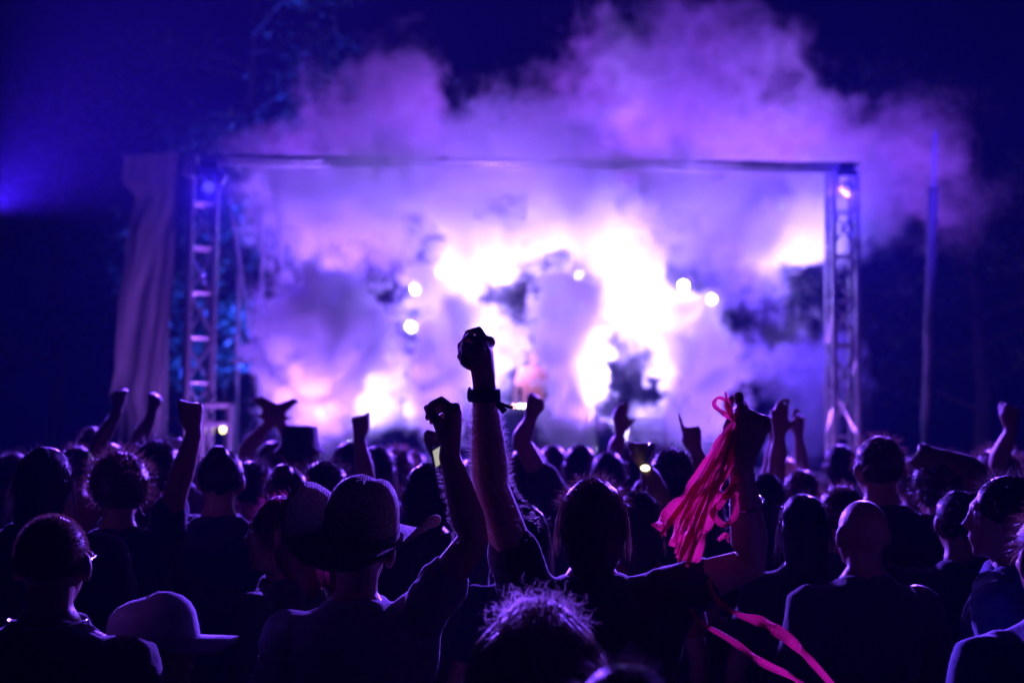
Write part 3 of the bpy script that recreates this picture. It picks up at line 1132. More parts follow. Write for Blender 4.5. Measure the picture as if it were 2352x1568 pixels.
def hand(mb, wrist, d, palm, side, pose, s=1.0):
    """side = +1 right, -1 left. local x = thumb side, y = palm side, z = along the hand"""
    d = d.normalized()
    palm = (palm - d * palm.dot(d)).normalized()
    th = palm.cross(d) * (-side)

    def W(x, y, z):
        return wrist + (th * x + palm * y + d * z) * s
    secs = []
    for z, rx, ry, y in ((-0.012, 0.027, 0.021, 0), (0.015, 0.030, 0.022, 0.0), (0.045, 0.038, 0.022, 0.002), (0.075, 0.042, 0.020, 0.002), (0.094, 0.040, 0.016, 0.003)):
        secs.append((W(0, y, z), th * rx * s, palm * ry * s))
    mb.loft(secs, 14)
    for i, (x, L, r) in enumerate(((0.031, 0.073, 0.0098), (0.0105, 0.081, 0.0100), (-0.0105, 0.075, 0.0095), (-0.030, 0.059, 0.0085))):
        a = 0.0
        p = (x, 0.001, 0.089 - (0.031 - x) * 0.34)
        mb.ell(W(x, -0.005, p[2] + 0.004), (0.0125 * s,) * 3, None, 10, 8)
        pts = [W(*p)]
        spread = x * 0.25 if pose == 'open' else x * 0.04
        for seg, k in zip((0.46, 0.30, 0.24), CURL[pose][i]):
            a += radians(k)
            p = (p[0] + spread * seg, p[1] + sin(a) * L * seg, p[2] + cos(a) * L * seg)
            pts.append(W(*p))
        mb.chain(pts, [r * 1.08 * s, r * 1.02 * s, r * 0.95 * s, r * 0.82 * s], 8)
    mb.ell(W(0.022, 0.014, 0.036), (0.019 * s, 0.019 * s, 0.028 * s), None, 12, 8)
    t1, t2 = THUMB[pose]
    mb.chain([W(0.020, 0.006, 0.018), W(*t1), W(*t2)], [0.0155 * s, 0.0125 * s, 0.0095 * s], 8)


def strands(mb, roots, length, curl=0.0, width=0.0011, grav=0.3, seg=4, jit=0.35, rng=None):
    """thin ribbons growing from (point, normal) roots"""
    for p, nrm in roots:
        L = length * rng.uniform(0.6, 1.25)
        d = (nrm + V((rng.uniform(-1, 1), rng.uniform(-1, 1), rng.uniform(-1, 1))) * jit).normalized()
        side = d.cross(V((rng.uniform(-1, 1), rng.uniform(-1, 1), rng.uniform(-1, 1)))).normalized()
        o = len(mb.v)
        q = V(p)
        ph = rng.uniform(0, 6.28)
        e1 = d.orthogonal().normalized()
        e2 = d.cross(e1)
        for k in range(seg + 1):
            t = k / seg
            w = width * (1 - 0.75 * t)
            off = (e1 * cos(ph + t * curl * 14) + e2 * sin(ph + t * curl * 14)) * (0.012 * curl * min(1, 3 * t)) if curl else V()
            mb.v.append(q + off + side * w)
            mb.v.append(q + off - side * w)
            d = (d + V((0, 0, -grav / seg * (1 + t)))).normalized()
            q = q + d * (L / seg)
        for k in range(seg):
            a = o + 2 * k
            mb.f.append((a, a + 1, a + 3, a + 2))


def shell(mb, c, r, lump, ls, nu=40, nv=26, seed=0.0, M=None, flatten=None):
    c = V(c)
    o = len(mb.v)
    for j in range(nv + 1):
        th = pi * j / nv
        for i in range(nu):
            ph = 2 * pi * i / nu
            d = V((sin(th) * cos(ph), sin(th) * sin(ph), cos(th)))
            n = mnoise.noise(d * ls + V((seed, seed * 1.7, 0))) + 0.5 * mnoise.noise(d * ls * 2.3 + V((seed, 5, 0)))
            k = 1 + lump * n
            p = V((d.x * r[0] * k, d.y * r[1] * k, d.z * r[2] * k))
            mb.v.append((M @ (c + p)) if M else c + p)
    for j in range(nv):
        for i in range(nu):
            a = o + j * nu + i
            b = o + j * nu + (i + 1) % nu
            mb.f.append((b, a, a + nu, b + nu))


def ell_roots(c, r, n, rng, cond, M):
    out = []
    while len(out) < n:
        d = V((rng.gauss(0, 1), rng.gauss(0, 1), rng.gauss(0, 1))).normalized()
        if not cond(d):
            continue
        p = V(c) + V((d.x * r[0], d.y * r[1], d.z * r[2]))
        nn = V((d.x / r[0], d.y / r[1], d.z / r[2])).normalized()
        out.append((M @ p, (M.to_3x3() @ nn).normalized()))
    return out


PEOPLE = []


def person(px, ytop, d, label, yaw=0.0, hair='short', hcol='black', shirt='black', skin=0, L=None, R=None, head_yaw=0.0, head_tilt=0.0,
           head_roll=0.0, vox=None, wf=1.0, sleeve=0.55, hat=None, detail=None, px_foot=None, fuzz=None, group=None, hmax=None, hand_s=1.0, arm_w=1.0):
    """a standing person whose head top is seen at pixel (px, ytop), d metres ahead.
    L / R: (elbow pixel+distance, wrist pixel+distance, hand pose, palm direction, hand direction)"""
    rng = random.Random(int(px * 13 + ytop))
    top = at(px, ytop, d)
    h = top.z - (0.012 if hair in ('short', 'bald', 'buzz') else 0.03)
    if hat == 'cowboy':
        h -= 0.075
    s = h / 1.75
    foot = V((top.x, d, 0))
    Mw = Matrix.Translation(foot) @ Matrix.Rotation(radians(yaw), 4, 'Z')
    Mi = Mw.inverted()
    near = d < 4.6
    up = L is not None or R is not None
    vox = vox or (0.008 if near else ((0.010 if up else 0.014) if d < 6.5 else (0.013 if up else 0.019)))
    root = empty('person', foot, radians(yaw))
    tag(root, label, 'person', group)
    PEOPLE.append((root, foot))
    X, Y, Z = V((1, 0, 0)), V((0, 1, 0)), V((0, 0, 1))
    body, top_, legs = MB(), MB(), MB()
    # torso
    T = [(0.90, .165, .110, 0), (1.0, .163, .108, 0), (1.10, .146, .100, 0), (1.22, .158, .108, .0), (1.33, .178, .114, 0), (1.40, .186, .106, -.004), (1.445, .165, .092, -.01),
         (1.475, .118, .078, -.014), (1.50, .076, .066, -.014), (1.525, .060, .060, -.010)]
    raisedL = L is not None
    raisedR = R is not None
    body.loft([(V((0, y * s, z * s)), X * (rx * wf * s), Y * (ry * s)) for z, rx, ry, y in T], 20)
    e = 0.012
    top_.loft([(V((0, y * s, z * s)), X * ((rx * wf + e) * s), Y * ((ry + e) * s)) for z, rx, ry, y in
               [(0.86, .172, .118, 0)] + T[:-2] + [(1.503, .076, .068, -.014), (1.512, .071, .064, -.013)]], 24)
    # head
    hc = V((0, 0.012, 1.635)) * s
    neck = V((0, -0.008, 1.50)) * s
    Mh = Matrix.Translation(neck) @ (Matrix.Rotation(radians(head_yaw), 4, 'Z') @ Matrix.Rotation(radians(head_tilt), 4, 'X') @ Matrix.Rotation(radians(head_roll), 4, 'Y')) @ Matrix.Translation(-neck)
    R3 = Mh.to_3x3()
    body.chain([neck - Z * 0.03 * s, lerp(neck, Mh @ (hc - V((0, .02, .03)) * s), 0.5), Mh @ (hc - V((0, 0.02, 0.03)) * s)], [.060 * s, .055 * s, .058 * s], 14)

    def E(c, r, rot=None):
        body.ell(Mh @ (hc + V(c) * s), [k * s for k in r], R3 @ rot if rot is not None else R3, 18, 12)
    E((0, -.012, .020), (.076, .096, .094))
    E((0, .022, -.022), (.066, .074, .088))
    E((0, .045, -.075), (.046, .042, .036))
    E((0, .074, -.094), (.018, .017, .016))
    E((0, .078, .030), (.045, .018, .016))
    E((0, .098, -.018), (.013, .022, .014))
    E((0, .090, .006), (.010, .014, .026), Matrix.Rotation(0.35, 3, 'X'))
    E((0, .086, -.052), (.024, .015, .009))
    E((0, .084, -.066), (.021, .014, .009))
    for sx in (-1, 1):
        E((sx * .043, .060, -.018), (.020, .020, .018))
        E((sx * .083, -.008, -.008), (.012, .023, .036), Matrix.Rotation(sx * 0.35, 3, 'Z') @ Matrix.Rotation(0.2, 3, 'X'))
        E((sx * .080, .004, -.032), (.008, .010, .012))
    # arms
    for side, spec in ((-1, L), (1, R)):
        sh = V((side * .170 * wf, -.004, 1.415)) * s
        if spec is None:
            el = V((side * (.235 * wf + .02), -.03 + rng.uniform(-.02, .03), 1.13)) * s
            if rng.random() < 0.5:
                wr = V((side * .20 * wf, .20, 1.06)) * s
                hd, palm, pose = V((-side * .4, .8, 0.1)), V((-side, 0, -.2)), 'loose'
            else:
                wr = V((side * .25 * wf, .05, .89)) * s
                hd, palm, pose = V((0, .1, -1)), V((-side, .2, 0)), 'loose'
        else:
            el = Mi @ at(*spec[0])
            wr = Mi @ at(*spec[1])
            pose = spec[2]
            palm = Mi.to_3x3() @ V(spec[3]) if len(spec) > 3 else V((0, 1, 0))
            hd = Mi.to_3x3() @ V(spec[4]) if len(spec) > 4 else (wr - el)
            if el.z > sh.z - 0.05:
                sh = sh + V((-side * .012, 0, .035)) * s
        ua = el - sh
        fa = wr - el
        hd = hd.normalized()
        body.chain([sh, lerp(sh, el, .3), lerp(sh, el, .65), el, lerp(el, wr, .22), lerp(el, wr, .5), lerp(el, wr, .8), wr, wr + hd * .02 * s],
                   [k * s * arm_w * (0.5 + 0.5 * wf) for k in (.058, .052, .046, .041, .044, .039, .031, .0275, .027)], 14)
        body.ell(sh, (.052 * s, .050 * s, .050 * s))
        top_.ell(sh, (.070 * s, .068 * s, .066 * s))
        hand(body, wr + hd * .012 * s, hd, palm, side, pose, s * hand_s)
        k = sleeve
        a = [sh - V((side * .03, 0, 0)) * s, sh, lerp(sh, el, k * .5), lerp(sh, el, k)]
        rr = [.066 * s, .073 * s, .068 * s, .066 * s]
        if sleeve > 1.0:
            a = [a[0], sh, lerp(sh, el, .5), el, lerp(el, wr, .5), lerp(el, wr, .93)]
            rr = [.066 * s, .073 * s, .064 * s, .056 * s, .052 * s, .042 * s]
        rr = [q * (0.5 + 0.5 * wf) * (0.4 + 0.6 * arm_w) for q in rr]
        top_.chain(a, rr, 14)
        if spec is not None and el.z > sh.z - .05:      # cloth stretched from the ribs to the raised arm
            top_.chain([V((side * .125 * wf, 0, 1.22)) * s, lerp(sh, el, .30) - Z * .035 * s], [.05 * s, .045 * s], 12)
    # legs
    for side in (-1, 1):
        hip, kn, an = V((side * .09, 0, .92)) * s, V((side * .105, .015, .50)) * s, V((side * .115, -.01, .09)) * s
        body.chain([hip, lerp(hip, kn, .5), kn, lerp(kn, an, .3), an], [.085 * s, .070 * s, .050 * s, .052 * s, .036 * s], 10)
        body.chain([an + V((0, -.03, -.045)) * s, an + V((side * .02, .15, -.05)) * s], [.034 * s, .028 * s], 8)
        legs.chain([hip + Z * .02, lerp(hip, kn, .5), kn, lerp(kn, an, .5), an + Z * .02], [.100 * s, .084 * s, .066 * s, .066 * s, .060 * s], 12)
        f = MB()
        f.chain([an + V((0, -.035, -.048)) * s, an + V((side * .01, .06, -.045)) * s, an + V((side * .022, .165, -.055)) * s], [.042 * s, .043 * s, .035 * s], 10)
        f.build('shoe', SHOE, root)
    legs.loft([(V((0, 0, z * s)), X * rx * wf * s, Y * ry * s) for z, rx, ry in ((.84, .165, .115), (.92, .178, .122), (1.0, .172, .118), (1.03, .168, .114))], 16)
    bo = body.build('body', SKIN[skin], root)
    add_remesh(bo, vox, 2 if vox < .006 else 3)
    so_ = top_.build('shirt', SHIRT[shirt], root)
    add_remesh(so_, max(vox, 0.010), 5, wrinkle=0.022 if near else 0.02)
    legs.build('trousers', SHIRT['denim'], root)
    for sx in (-1, 1):
        if near and detail:
            m = MB()
            m.ell(Mh @ (hc + V((sx * .031, .076, .012)) * s), (.012 * s,) * 3, None, 10, 8)
            m.build('eye', EYE, root)
    # hair
    hm = HAIR[hcol]
    sc_c = hc + V((0, -.016, .026)) * s
    sc_r = (.083 * s, .100 * s, .093 * s)
    nst = fuzz if fuzz is not None else (900 if near else 260)
    wd = 0.0007 * (1 if near else 1.8)
    hb = MB()
    upper = lambda q: q.z > -0.25 - 0.45 * max(0, -q.y) and not (q.y > 0.55 and q.z < 0.45)
    if hair in ('short', 'buzz', 'long', 'bun', 'bob'):
        g_ = 1.0 if hair != 'buzz' else 0.955
        r_ = tuple(k * g_ for k in sc_r)
        shell(hb, sc_c, r_, .065 if hair != 'buzz' else 0.012, 3.6, 36, 24, px * .01, Mh)
        if hair == 'buzz':
            strands(hb, ell_roots(sc_c, r_, nst * 2, rng, upper, Mh), .008 * s, 0, wd, .05, 2, .5, rng)
        elif hair == 'short':
            strands(hb, ell_roots(sc_c, r_, nst, rng, upper, Mh), .034 * s, .15, wd, .5, 4, .6, rng)
    if hair in ('long', 'bob'):
        ln = .25 if hair == 'long' else .15
        secs = []
        for t in (0, .2, .45, .7, 1.0):
            z = .03 - ln * t
            secs.append((Mh @ (hc + V((0, -.035 - .03 * t, z)) * s) if t < .5 else Mh @ (hc + V((0, -.055 - .035 * t, z)) * s), R3 @ X * ((.083 + .006 * sin(pi * t)) * s * (1 - .45 * t * t)), R3 @ Y * ((.072 - .034 * t) * s)))
        hb.loft(list(reversed(secs)), 20)
        rts = ell_roots(sc_c, sc_r, nst, rng, lambda q: q.z > -.1 and q.y < .5, Mh)
        strands(hb, [(p + n * .004 * s, (n * .22 - Z * .95 + V((0, -.12, 0))).normalized()) for p, n in rts if n.z < .6], ln * .6 * s, 0.10, wd, 1.0, 6, .09, rng)
        strands(hb, ell_roots(sc_c, sc_r, nst // 3, rng, lambda q: q.z > .2, Mh), .030 * s, 0, wd * .8, .3, 3, .8, rng)
    if hair == 'bun':
        shell(hb, hc + V((0, -.075, .095)) * s, (.04 * s, .04 * s, .036 * s), .08, 3, 20, 12, 3.0, Mh)
        strands(hb, ell_roots(sc_c, sc_r, nst // 2, rng, lambda q: q.z > -.1, Mh), .025 * s, 0, wd, .2, 3, .7, rng)
    if hair == 'curly':
        r_ = (.100 * s, .115 * s, .108 * s)
        shell(hb, sc_c + Z * .01 * s, r_, .09, 3.4, 44, 28, px * .02, Mh)
        strands(hb, ell_roots(sc_c + Z * .01 * s, r_, nst * 2, rng, lambda q: q.z > -.75 and not (q.y > .5 and q.z < .4), Mh), .045 * s, .35, wd * 1.2, .3, 7, .6, rng)
    if hair == 'frizz':      # loose wavy hair falling past the shoulders
        shell(hb, sc_c, (.084 * s, .098 * s, .092 * s), .06, 3.2, 48, 30, 4.0, Mh)
        secs = []
        for t in (0, .25, .5, .75, 1.0):
            secs.append((Mh @ (hc + V((0, -.045 - .025 * t, .03 - .32 * t)) * s), X * (.072 + .01 * t) * s, Y * (.066 - .02 * t) * s))
        hb.loft(list(reversed(secs)), 22)
        rts = ell_roots(sc_c, (.086 * s, .100 * s, .094 * s), 1500, rng, lambda q: q.z > -.1 and q.y < .7, Mh)
        strands(hb, [(p, (V((n.x * .38, n.y * .35, -.6 + .2 * n.z))).normalized()) for p, n in rts], .32 * s, .8, .0011, 1.2, 18, .22, rng)
        rts = []
        for _ in range(1500):
            sd = rng.choice((-1, 1))
            t = rng.random()
            rts.append((Mh @ (hc + V((sd * rng.uniform(.068, .100), rng.uniform(-.09, .08), .03 - .16 * t)) * s), V((sd * .35, rng.uniform(-.5, .3), -.8)).normalized()))
        strands(hb, rts, .24 * s, 1.0, .0011, 1.6, 14, .4, rng)
        for p, n in ell_roots(sc_c, (.080 * s, .094 * s, .088 * s), 110, rng, lambda q: -.2 < q.z < .9 and q.y < .55, Mh):
            L_ = rng.uniform(.22, .36) * s
            ph, fr, am = rng.uniform(0, 6.28), rng.uniform(3.0, 5.0), rng.uniform(.008, .016)
            d_ = V((n.x, n.y * .8, -.1)).normalized()
            sd_ = V((-d_.y, d_.x, 0)).normalized()
            q_, pts_ = V(p), []
            for i in range(20):
                t = i / 19
                pts_.append(q_ + (sd_ * sin(ph + fr * 6.28 * t * .6) + d_ * cos(ph + fr * 6.28 * t * .6)) * am * min(1, 3 * t))
                q_ = q_ + (d_ * max(.0, .75 - 2.2 * t) + V((0, 0, -1)) * min(1, .35 + 2 * t)).normalized() * (L_ / 19)
            hb.chain(pts_, [.0065 * (1 - .75 * i / 19) for i in range(20)], 6)
        strands(hb, ell_roots(sc_c, (.088 * s, .102 * s, .096 * s), 260, rng, lambda q: q.z > .0, Mh), .05 * s, .7, .0008, .4, 8, .8, rng)
    if hb.v:
        hb.build('hair', hm, root)
    # headwear
    if hat == 'cowboy':
        Hm = Mh @ Matrix.Translation(hc + V((0, -.02, .040)) * s) @ Matrix.Rotation(radians(-24), 4, 'Z') @ Matrix.Rotation(radians(9), 4, 'Y') @ Matrix.Rotation(radians(13), 4, 'X')
        n = 48

        def crown(k, z, fr):
            out = []
            for i in range(n):
                a = 2 * pi * i / n
                x, y = .090 * k * cos(a), .108 * k * sin(a)
                zz = z - fr * .014 * max(0, 1 - abs(x) / .03) * (1 if y > -.02 else 0)
                pinch = 1 - fr * .18 * max(0, sin(a)) ** 2
                out.append(Hm @ V((x * pinch, y, zz)))
            return out
        mb = MB()
        mb.rings([crown(1.0, -.004, 0), crown(1.0, .03, 0), crown(.98, .06, .1), crown(.93, .088, .2), crown(.83, .114, .4), crown(.68, .133, .6), crown(.46, .145, .8), crown(.2, .150, .8)])
        ho = mb.build('hat', STRAW, root)
        mb = MB()
        prof = []
        for side_ in (0, 1):
            for k in range(9):
                t = k / 8 if side_ == 0 else 1 - k / 8
                ring = []
                for i in range(72):
                    a = 2 * pi * i / 72
                    rx, ry = lerp(.088, .212, t), lerp(.105, .205, t)
                    cx = abs(cos(a))
                    z = -.004 + (.098 * cx ** 2.5 - .018 * abs(sin(a)) ** 2) * t ** 1.5 - .004 * side_
                    rx2 = rx - .034 * cx ** 4 * t ** 2
                    ring.append(Hm @ V((rx2 * cos(a), ry * sin(a), z)))
                prof.append(ring)
        mb.rings(prof, caps=False)
        mb.build('brim', STRAW, ho)
        mb = MB()
        mb.rings([[Hm @ V((.0925 * k * cos(2 * pi * i / n), .1105 * k * sin(2 * pi * i / n), z)) for i in range(n)] for k, z in ((.99, .004), (1.01, .006), (1.01, .024), (.99, .026))], caps=False)
        mb.build('hat_band', HATB, ho)
    if hat == 'cap':
        Hm = Mh @ Matrix.Translation(hc + V((0, -.012, .03)) * s) @ Matrix.Rotation(radians(3), 4, 'X')
        mb = MB()
        n = 36
        rs = []
        for z, k in ((-.012, 1.0), (.02, 1.005), (.045, .97), (.068, .88), (.085, .72), (.097, .48), (.102, .2)):
            ring = []
            for i in range(n):
                a = 2 * pi * i / n
                seam = 1 - .012 * (abs(sin(3 * a)) < .14)
                lump = 1 + .03 * mnoise.noise(V((cos(a) * 2, sin(a) * 2, z * 30)))
                ring.append(Hm @ V((.089 * k * cos(a) * seam * lump, .108 * k * sin(a) * seam * lump, z + (.012 * max(0, sin(a)) if z > .04 else 0))) )
            rs.append(ring)
        mb.rings(rs)
        ho = mb.build('cap', CAPM, root)
        mb = MB()
        nx, ny = 16, 8
        up_, dn = [], []
        for j in range(ny + 1):
            for i in range(nx + 1):
                u = -1 + 2 * i / nx
                t = j / ny
                x = u * .080
                y0 = .107 * math.sqrt(max(0, 1 - (x / .09) ** 2)) - .012
                y1 = .195 - .05 * u ** 4
                p = V((x * (1 - .06 * t), lerp(y0, y1, t), .000 - .020 * u * u - .016 * t))
                up_.append(Hm @ (p + V((0, 0, .003))))
                dn.append(Hm @ (p - V((0, 0, .003))))
        o = len(up_)
        mb.v = up_ + dn
        for j in range(ny):
            for i in range(nx):
                a = j * (nx + 1) + i
                q = (a, a + 1, a + nx + 2, a + nx + 1)
                mb.f += [q, tuple(reversed([k + o for k in q]))]
        for i in range(nx):
            a = ny * (nx + 1) + i
            mb.f.append((a, a + 1, a + 1 + o, a + o))
        mb.build('visor', CAPM, ho)
        mb = MB()
        mb.ell(Hm @ V((0, 0, .103)), (.008, .008, .005), None, 10, 6)
        mb.build('button', CAPM, ho)
    if hat == 'bucket':
        Hm = Mh @ Matrix.Translation(hc + V((0, -.012, .03)) * s)
        mb = MB()
        mb.rings([[Hm @ V((k * .09 * cos(2 * pi * i / 28), k * .11 * sin(2 * pi * i / 28), z)) for i in range(28)] for k, z in
                  ((.9, .0), (1.42, -.035), (1.45, -.03), (1.12, .0), (1.04, .03), (.98, .085), (.92, .10), (.5, .104))])
        mb.build('hat', HATB, root)
    return root, Mw, Mh, hc, s


def strands_arm(root, Mw, a, b, ra, rb, n, L, seed, mat):
    """fine hairs along a forearm between two world points"""
    rng = random.Random(seed)
    Mi = Mw.inverted()
    a, b = Mi @ a, Mi @ b
    ax = (b - a).normalized()
    e1 = ax.orthogonal().normalized()
    e2 = ax.cross(e1)
    rts = []
    for _ in range(n):
        t = rng.random()
        an = rng.uniform(0, 2 * pi)
        nrm = e1 * cos(an) + e2 * sin(an)
        rts.append((lerp(a, b, t) + nrm * lerp(ra, rb, t) * .96, (nrm + ax * .5).normalized()))
    m = MB()
    strands(m, rts, L, 0, .00028, .1, 3, .5, rng)
    m.build('arm_hair', mat, root)
# ---------------------------------------------------------------- the people in focus
FWD = (0, 1, 0)
B, BM, BMh, Bhc, Bs = person(1362, 1075, 3.6, 'person with long loose hair raising one fist and a bunch of pink streamers', yaw=-2, hair='bob', hcol='brown', shirt='black', skin=0,
           L=((1128, 1118, 3.52), (1113, 905, 3.45), 'pump', (-.95, .30, 0), (-.06, 0, 1)),
           R=((1726, 1292, 3.55), (1701, 1066, 3.42), 'pump', (-.35, .9, 0), (.26, .02, 1)), vox=.0043, fuzz=1500, sleeve=.42, wf=1.0, hand_s=1.27, arm_w=1.08)
strands_arm(B, BM, at(1128, 1118, 3.52), at(1113, 925, 3.45), .049, .034, 1300, .016, 3, HAIR['fair'])
strands_arm(B, BM, at(1128, 1118, 3.52), at(1200, 1230, 3.55), .047, .054, 500, .012, 5, HAIR['fair'])
# wristband with its loose tail on the raised wrist
Bi = BM.inverted()
wb_c, wb_d = Bi @ at(1113, 908, 3.452), (Bi.to_3x3() @ (at(1113, 880, 3.45) - at(1114, 930, 3.455))).normalized()
m = MB()
e1 = wb_d.orthogonal().normalized()
e2 = wb_d.cross(e1)
m.rings([[wb_c + wb_d * z + (e1 * cos(2 * pi * i / 28) + e2 * sin(2 * pi * i / 28)) * r for i in range(28)] for r, z in ((.034, -.015), (.039, -.014), (.0397, 0), (.039, .014), (.034, .015))])
wbo = m.build('wristband', SHIRT['black'], B)


def ribbon(mb, pts, widths, thick, side):
    """flat strip through world points with real thickness"""
    o = len(mb.v)
    n = len(pts)
    for i, p in enumerate(pts):
        t = (pts[min(i + 1, n - 1)] - pts[max(i - 1, 0)]).normalized()
        sd = side[i] - t * side[i].dot(t)
        sd.normalize()
        nn = t.cross(sd) * thick
        w = sd * widths[i]
        mb.v += [p - w - nn, p + w - nn, p + w + nn, p - w + nn]
    for i in range(n - 1):
        a = o + 4 * i
        for k in range(4):
            mb.f.append((a + k, a + (k + 1) % 4, a + 4 + (k + 1) % 4, a + 4 + k))
    mb.f += [(o, o + 3, o + 2, o + 1), (o + 4 * n - 4, o + 4 * n - 3, o + 4 * n - 2, o + 4 * n - 1)]


m = MB()
tp = [Bi @ at(x, y, 3.44) for x, y in ((1135, 920), (1145, 924), (1158, 930), (1168, 934), (1178, 936))]
ribbon(m, tp, [.004] * 5, .001, [V((0, .3, 1))] * 5)
tp = [Bi @ at(x, y, 3.43) for x, y in ((1140, 926), (1150, 935), (1160, 946))]
ribbon(m, tp, [.006, .007, .008], .001, [V((.7, .2, .7))] * 3)
m.build('wristband_tail', SHIRT['black'], wbo)
# watch case on the outer side
m = MB()
m.ell(wb_c + Bi.to_3x3() @ V((-.036, -.004, .002)), (.007, .017, .019), None, 16, 10)
m.build('watch_case', PLAST, wbo)
# bracelet on the other forearm
m = MB()
c = Bi @ at(1716, 1155, 3.47)
ax = (Bi.to_3x3() @ (at(1706, 1062, 3.42) - at(1726, 1292, 3.55))).normalized()
e1 = ax.orthogonal().normalized()
e2 = ax.cross(e1)
ring = []
for j in range(8):
    a = 2 * pi * j / 8
    ring.append([c + ax * (.003 * sin(a)) + (e1 * cos(2 * pi * i / 28) + e2 * sin(2 * pi * i / 28)) * (.0405 + .003 * cos(a)) for i in range(28)])
ring.append(ring[0])
m.rings(ring, caps=False)
m.build('bracelet', METAL, B)

A, AM, AMh, Ahc, As = person(822, 1082, 3.55, 'person in a straw cowboy hat and grey t-shirt raising one curled hand', yaw=4, hair='buzz', hcol='brown', shirt='grey', skin=0, hat='cowboy',
           R=((1088, 1238, 3.48), (1032, 1046, 3.44), 'loose', (-1, .12, 0), (.12, 0, 1)), vox=.0043, fuzz=600, sleeve=.5, head_roll=3, hand_s=1.18, arm_w=1.02)
strands_arm(A, AM, at(1088, 1238, 3.48), at(1032, 1062, 3.44), .045, .031, 700, .011, 9, HAIR['fair'])

# streamers held in the fist
PINK = principled('crepe_streamer', (0.90, 0.13, 0.28), 0.55, noise_scale=30, noise_amt=0.15, bump=0.5, bump_scale=70, trans=((0.95, 0.18, 0.36), 0.68), sheen=0.2)
sb = empty('streamer_bunch', at(1688, 965, 3.40))
tag(sb, 'bunch of pink crepe streamers dangling from a raised fist', 'streamers')
sbo = V(sb.location)


def cr(pts, n):
    """catmull-rom through pixel points (px, py, d, halfwidth px)"""
    P = [pts[0]] + list(pts) + [pts[-1]]
    out = []
    for i in range(1, len(P) - 2):
        for k in range(n):
            t = k / n
            out.append([.5 * ((2 * P[i][j]) + (-P[i - 1][j] + P[i + 1][j]) * t + (2 * P[i - 1][j] - 5 * P[i][j] + 4 * P[i + 1][j] - P[i + 2][j]) * t * t +
                              (-P[i - 1][j] + 3 * P[i][j] - 3 * P[i + 1][j] + P[i + 2][j]) * t ** 3) for j in range(4)])
    out.append(list(P[-2]))
    return out


RB = [
    ([(1690, 965, 3.40, 6), (1660, 1000, 3.40, 10), (1625, 1060, 3.41, 13), (1580, 1130, 3.41, 17), (1545, 1175, 3.41, 24), (1512, 1218, 3.41, 27)], 0.3),
    ([(1690, 968, 3.41, 6), (1668, 1010, 3.42, 12), (1630, 1080, 3.43, 14), (1590, 1150, 3.43, 14), (1560, 1210, 3.43, 15), (1545, 1255, 3.43, 12)], 0.9),
    ([(1688, 968, 3.39, 6), (1672, 1020, 3.39, 11), (1645, 1090, 3.40, 14), (1612, 1160, 3.40, 17), (1590, 1220, 3.40, 22), (1562, 1285, 3.40, 14)], 1.6),
    ([(1690, 970, 3.42, 6), (1678, 1030, 3.43, 13), (1655, 1100, 3.44, 16), (1630, 1180, 3.44, 20), (1605, 1240, 3.44, 20), (1590, 1290, 3.44, 22)], 2.2),
    ([(1692, 972, 3.40, 6), (1682, 1040, 3.39, 10), (1672, 1080, 3.38, 12), (1645, 1120, 3.38, 9), (1668, 1140, 3.38, 10), (1690, 1110, 3.39, 8)], 2.9),
    ([(1690, 1095, 3.39, 8), (1660, 1150, 3.38, 11), (1638, 1178, 3.38, 10), (1664, 1205, 3.38, 9), (1690, 1180, 3.38, 9), (1692, 1130, 3.39, 7)], 0.2),
    ([(1690, 968, 3.40, 6), (1664, 950, 3.39, 8), (1640, 930, 3.39, 7), (1648, 914, 3.39, 5), (1664, 918, 3.39, 5), (1672, 940, 3.39, 7), (1690, 968, 3.4, 7)], 1.0),
    ([(1682, 960, 3.39, 5), (1674, 930, 3.385, 8), (1666, 900, 3.38, 3)], 0.5),
    ([(1720, 1000, 3.46, 6), (1728, 1025, 3.47, 9), (1730, 1055, 3.47, 7)], 0.4),
    ([(1650, 1240, 3.43, 5), (1668, 1228, 3.42, 8), (1675, 1245, 3.42, 4)], 0.4),
    ([(1628, 1330, 3.47, 5), (1648, 1378, 3.42, 7), (1700, 1412, 3.36, 8), (1755, 1430, 3.31, 17), (1815, 1470, 3.27, 15), (1870, 1525, 3.22, 10), (1935, 1600, 3.18, 9)], 0.4),
    ([(1585, 1395, 3.46, 4), (1612, 1430, 3.42, 6), (1680, 1470, 3.36, 9), (1750, 1520, 3.31, 11), (1820, 1555, 3.27, 9), (1890, 1610, 3.22, 9)], 1.4),
]
rr_ = random.Random(5)
for k in (0, 1, 2, 3, 1, 2):      # narrower ribbons between the wide ones
    ox, oy = rr_.uniform(-14, 16), rr_.uniform(-10, 20)
    RB.append(([(x + ox * i / 5, y + oy * i / 5, d - .03 + rr_.uniform(-.015, .015), w * rr_.uniform(.3, .55)) for i, (x, y, d, w) in enumerate(RB[k][0])], rr_.uniform(0, 6)))
for pts, ph in RB:
    q = cr(pts, 7)
    m = MB()
    P = [at(x, y, d) - sbo for x, y, d, w in q]
    n = len(P)
    W_ = [max(.002, .84 * w * d / FPX) for x, y, d, w in q]
    sides = []
    for i in range(n):
        t = (P[min(i + 1, n - 1)] - P[max(i - 1, 0)]).normalized()
        e1 = t.cross(V((0, 1, 0))).normalized()
        tw = 0.75 * sin(ph + i * 0.33) + 0.3 * sin(ph * 3 + i * .9)
        sides.append(e1 * cos(tw) + V((0, 1, 0)) * sin(tw))
    ribbon(m, P, W_, .0006, sides)
    m.build('ribbon', PINK, sb)

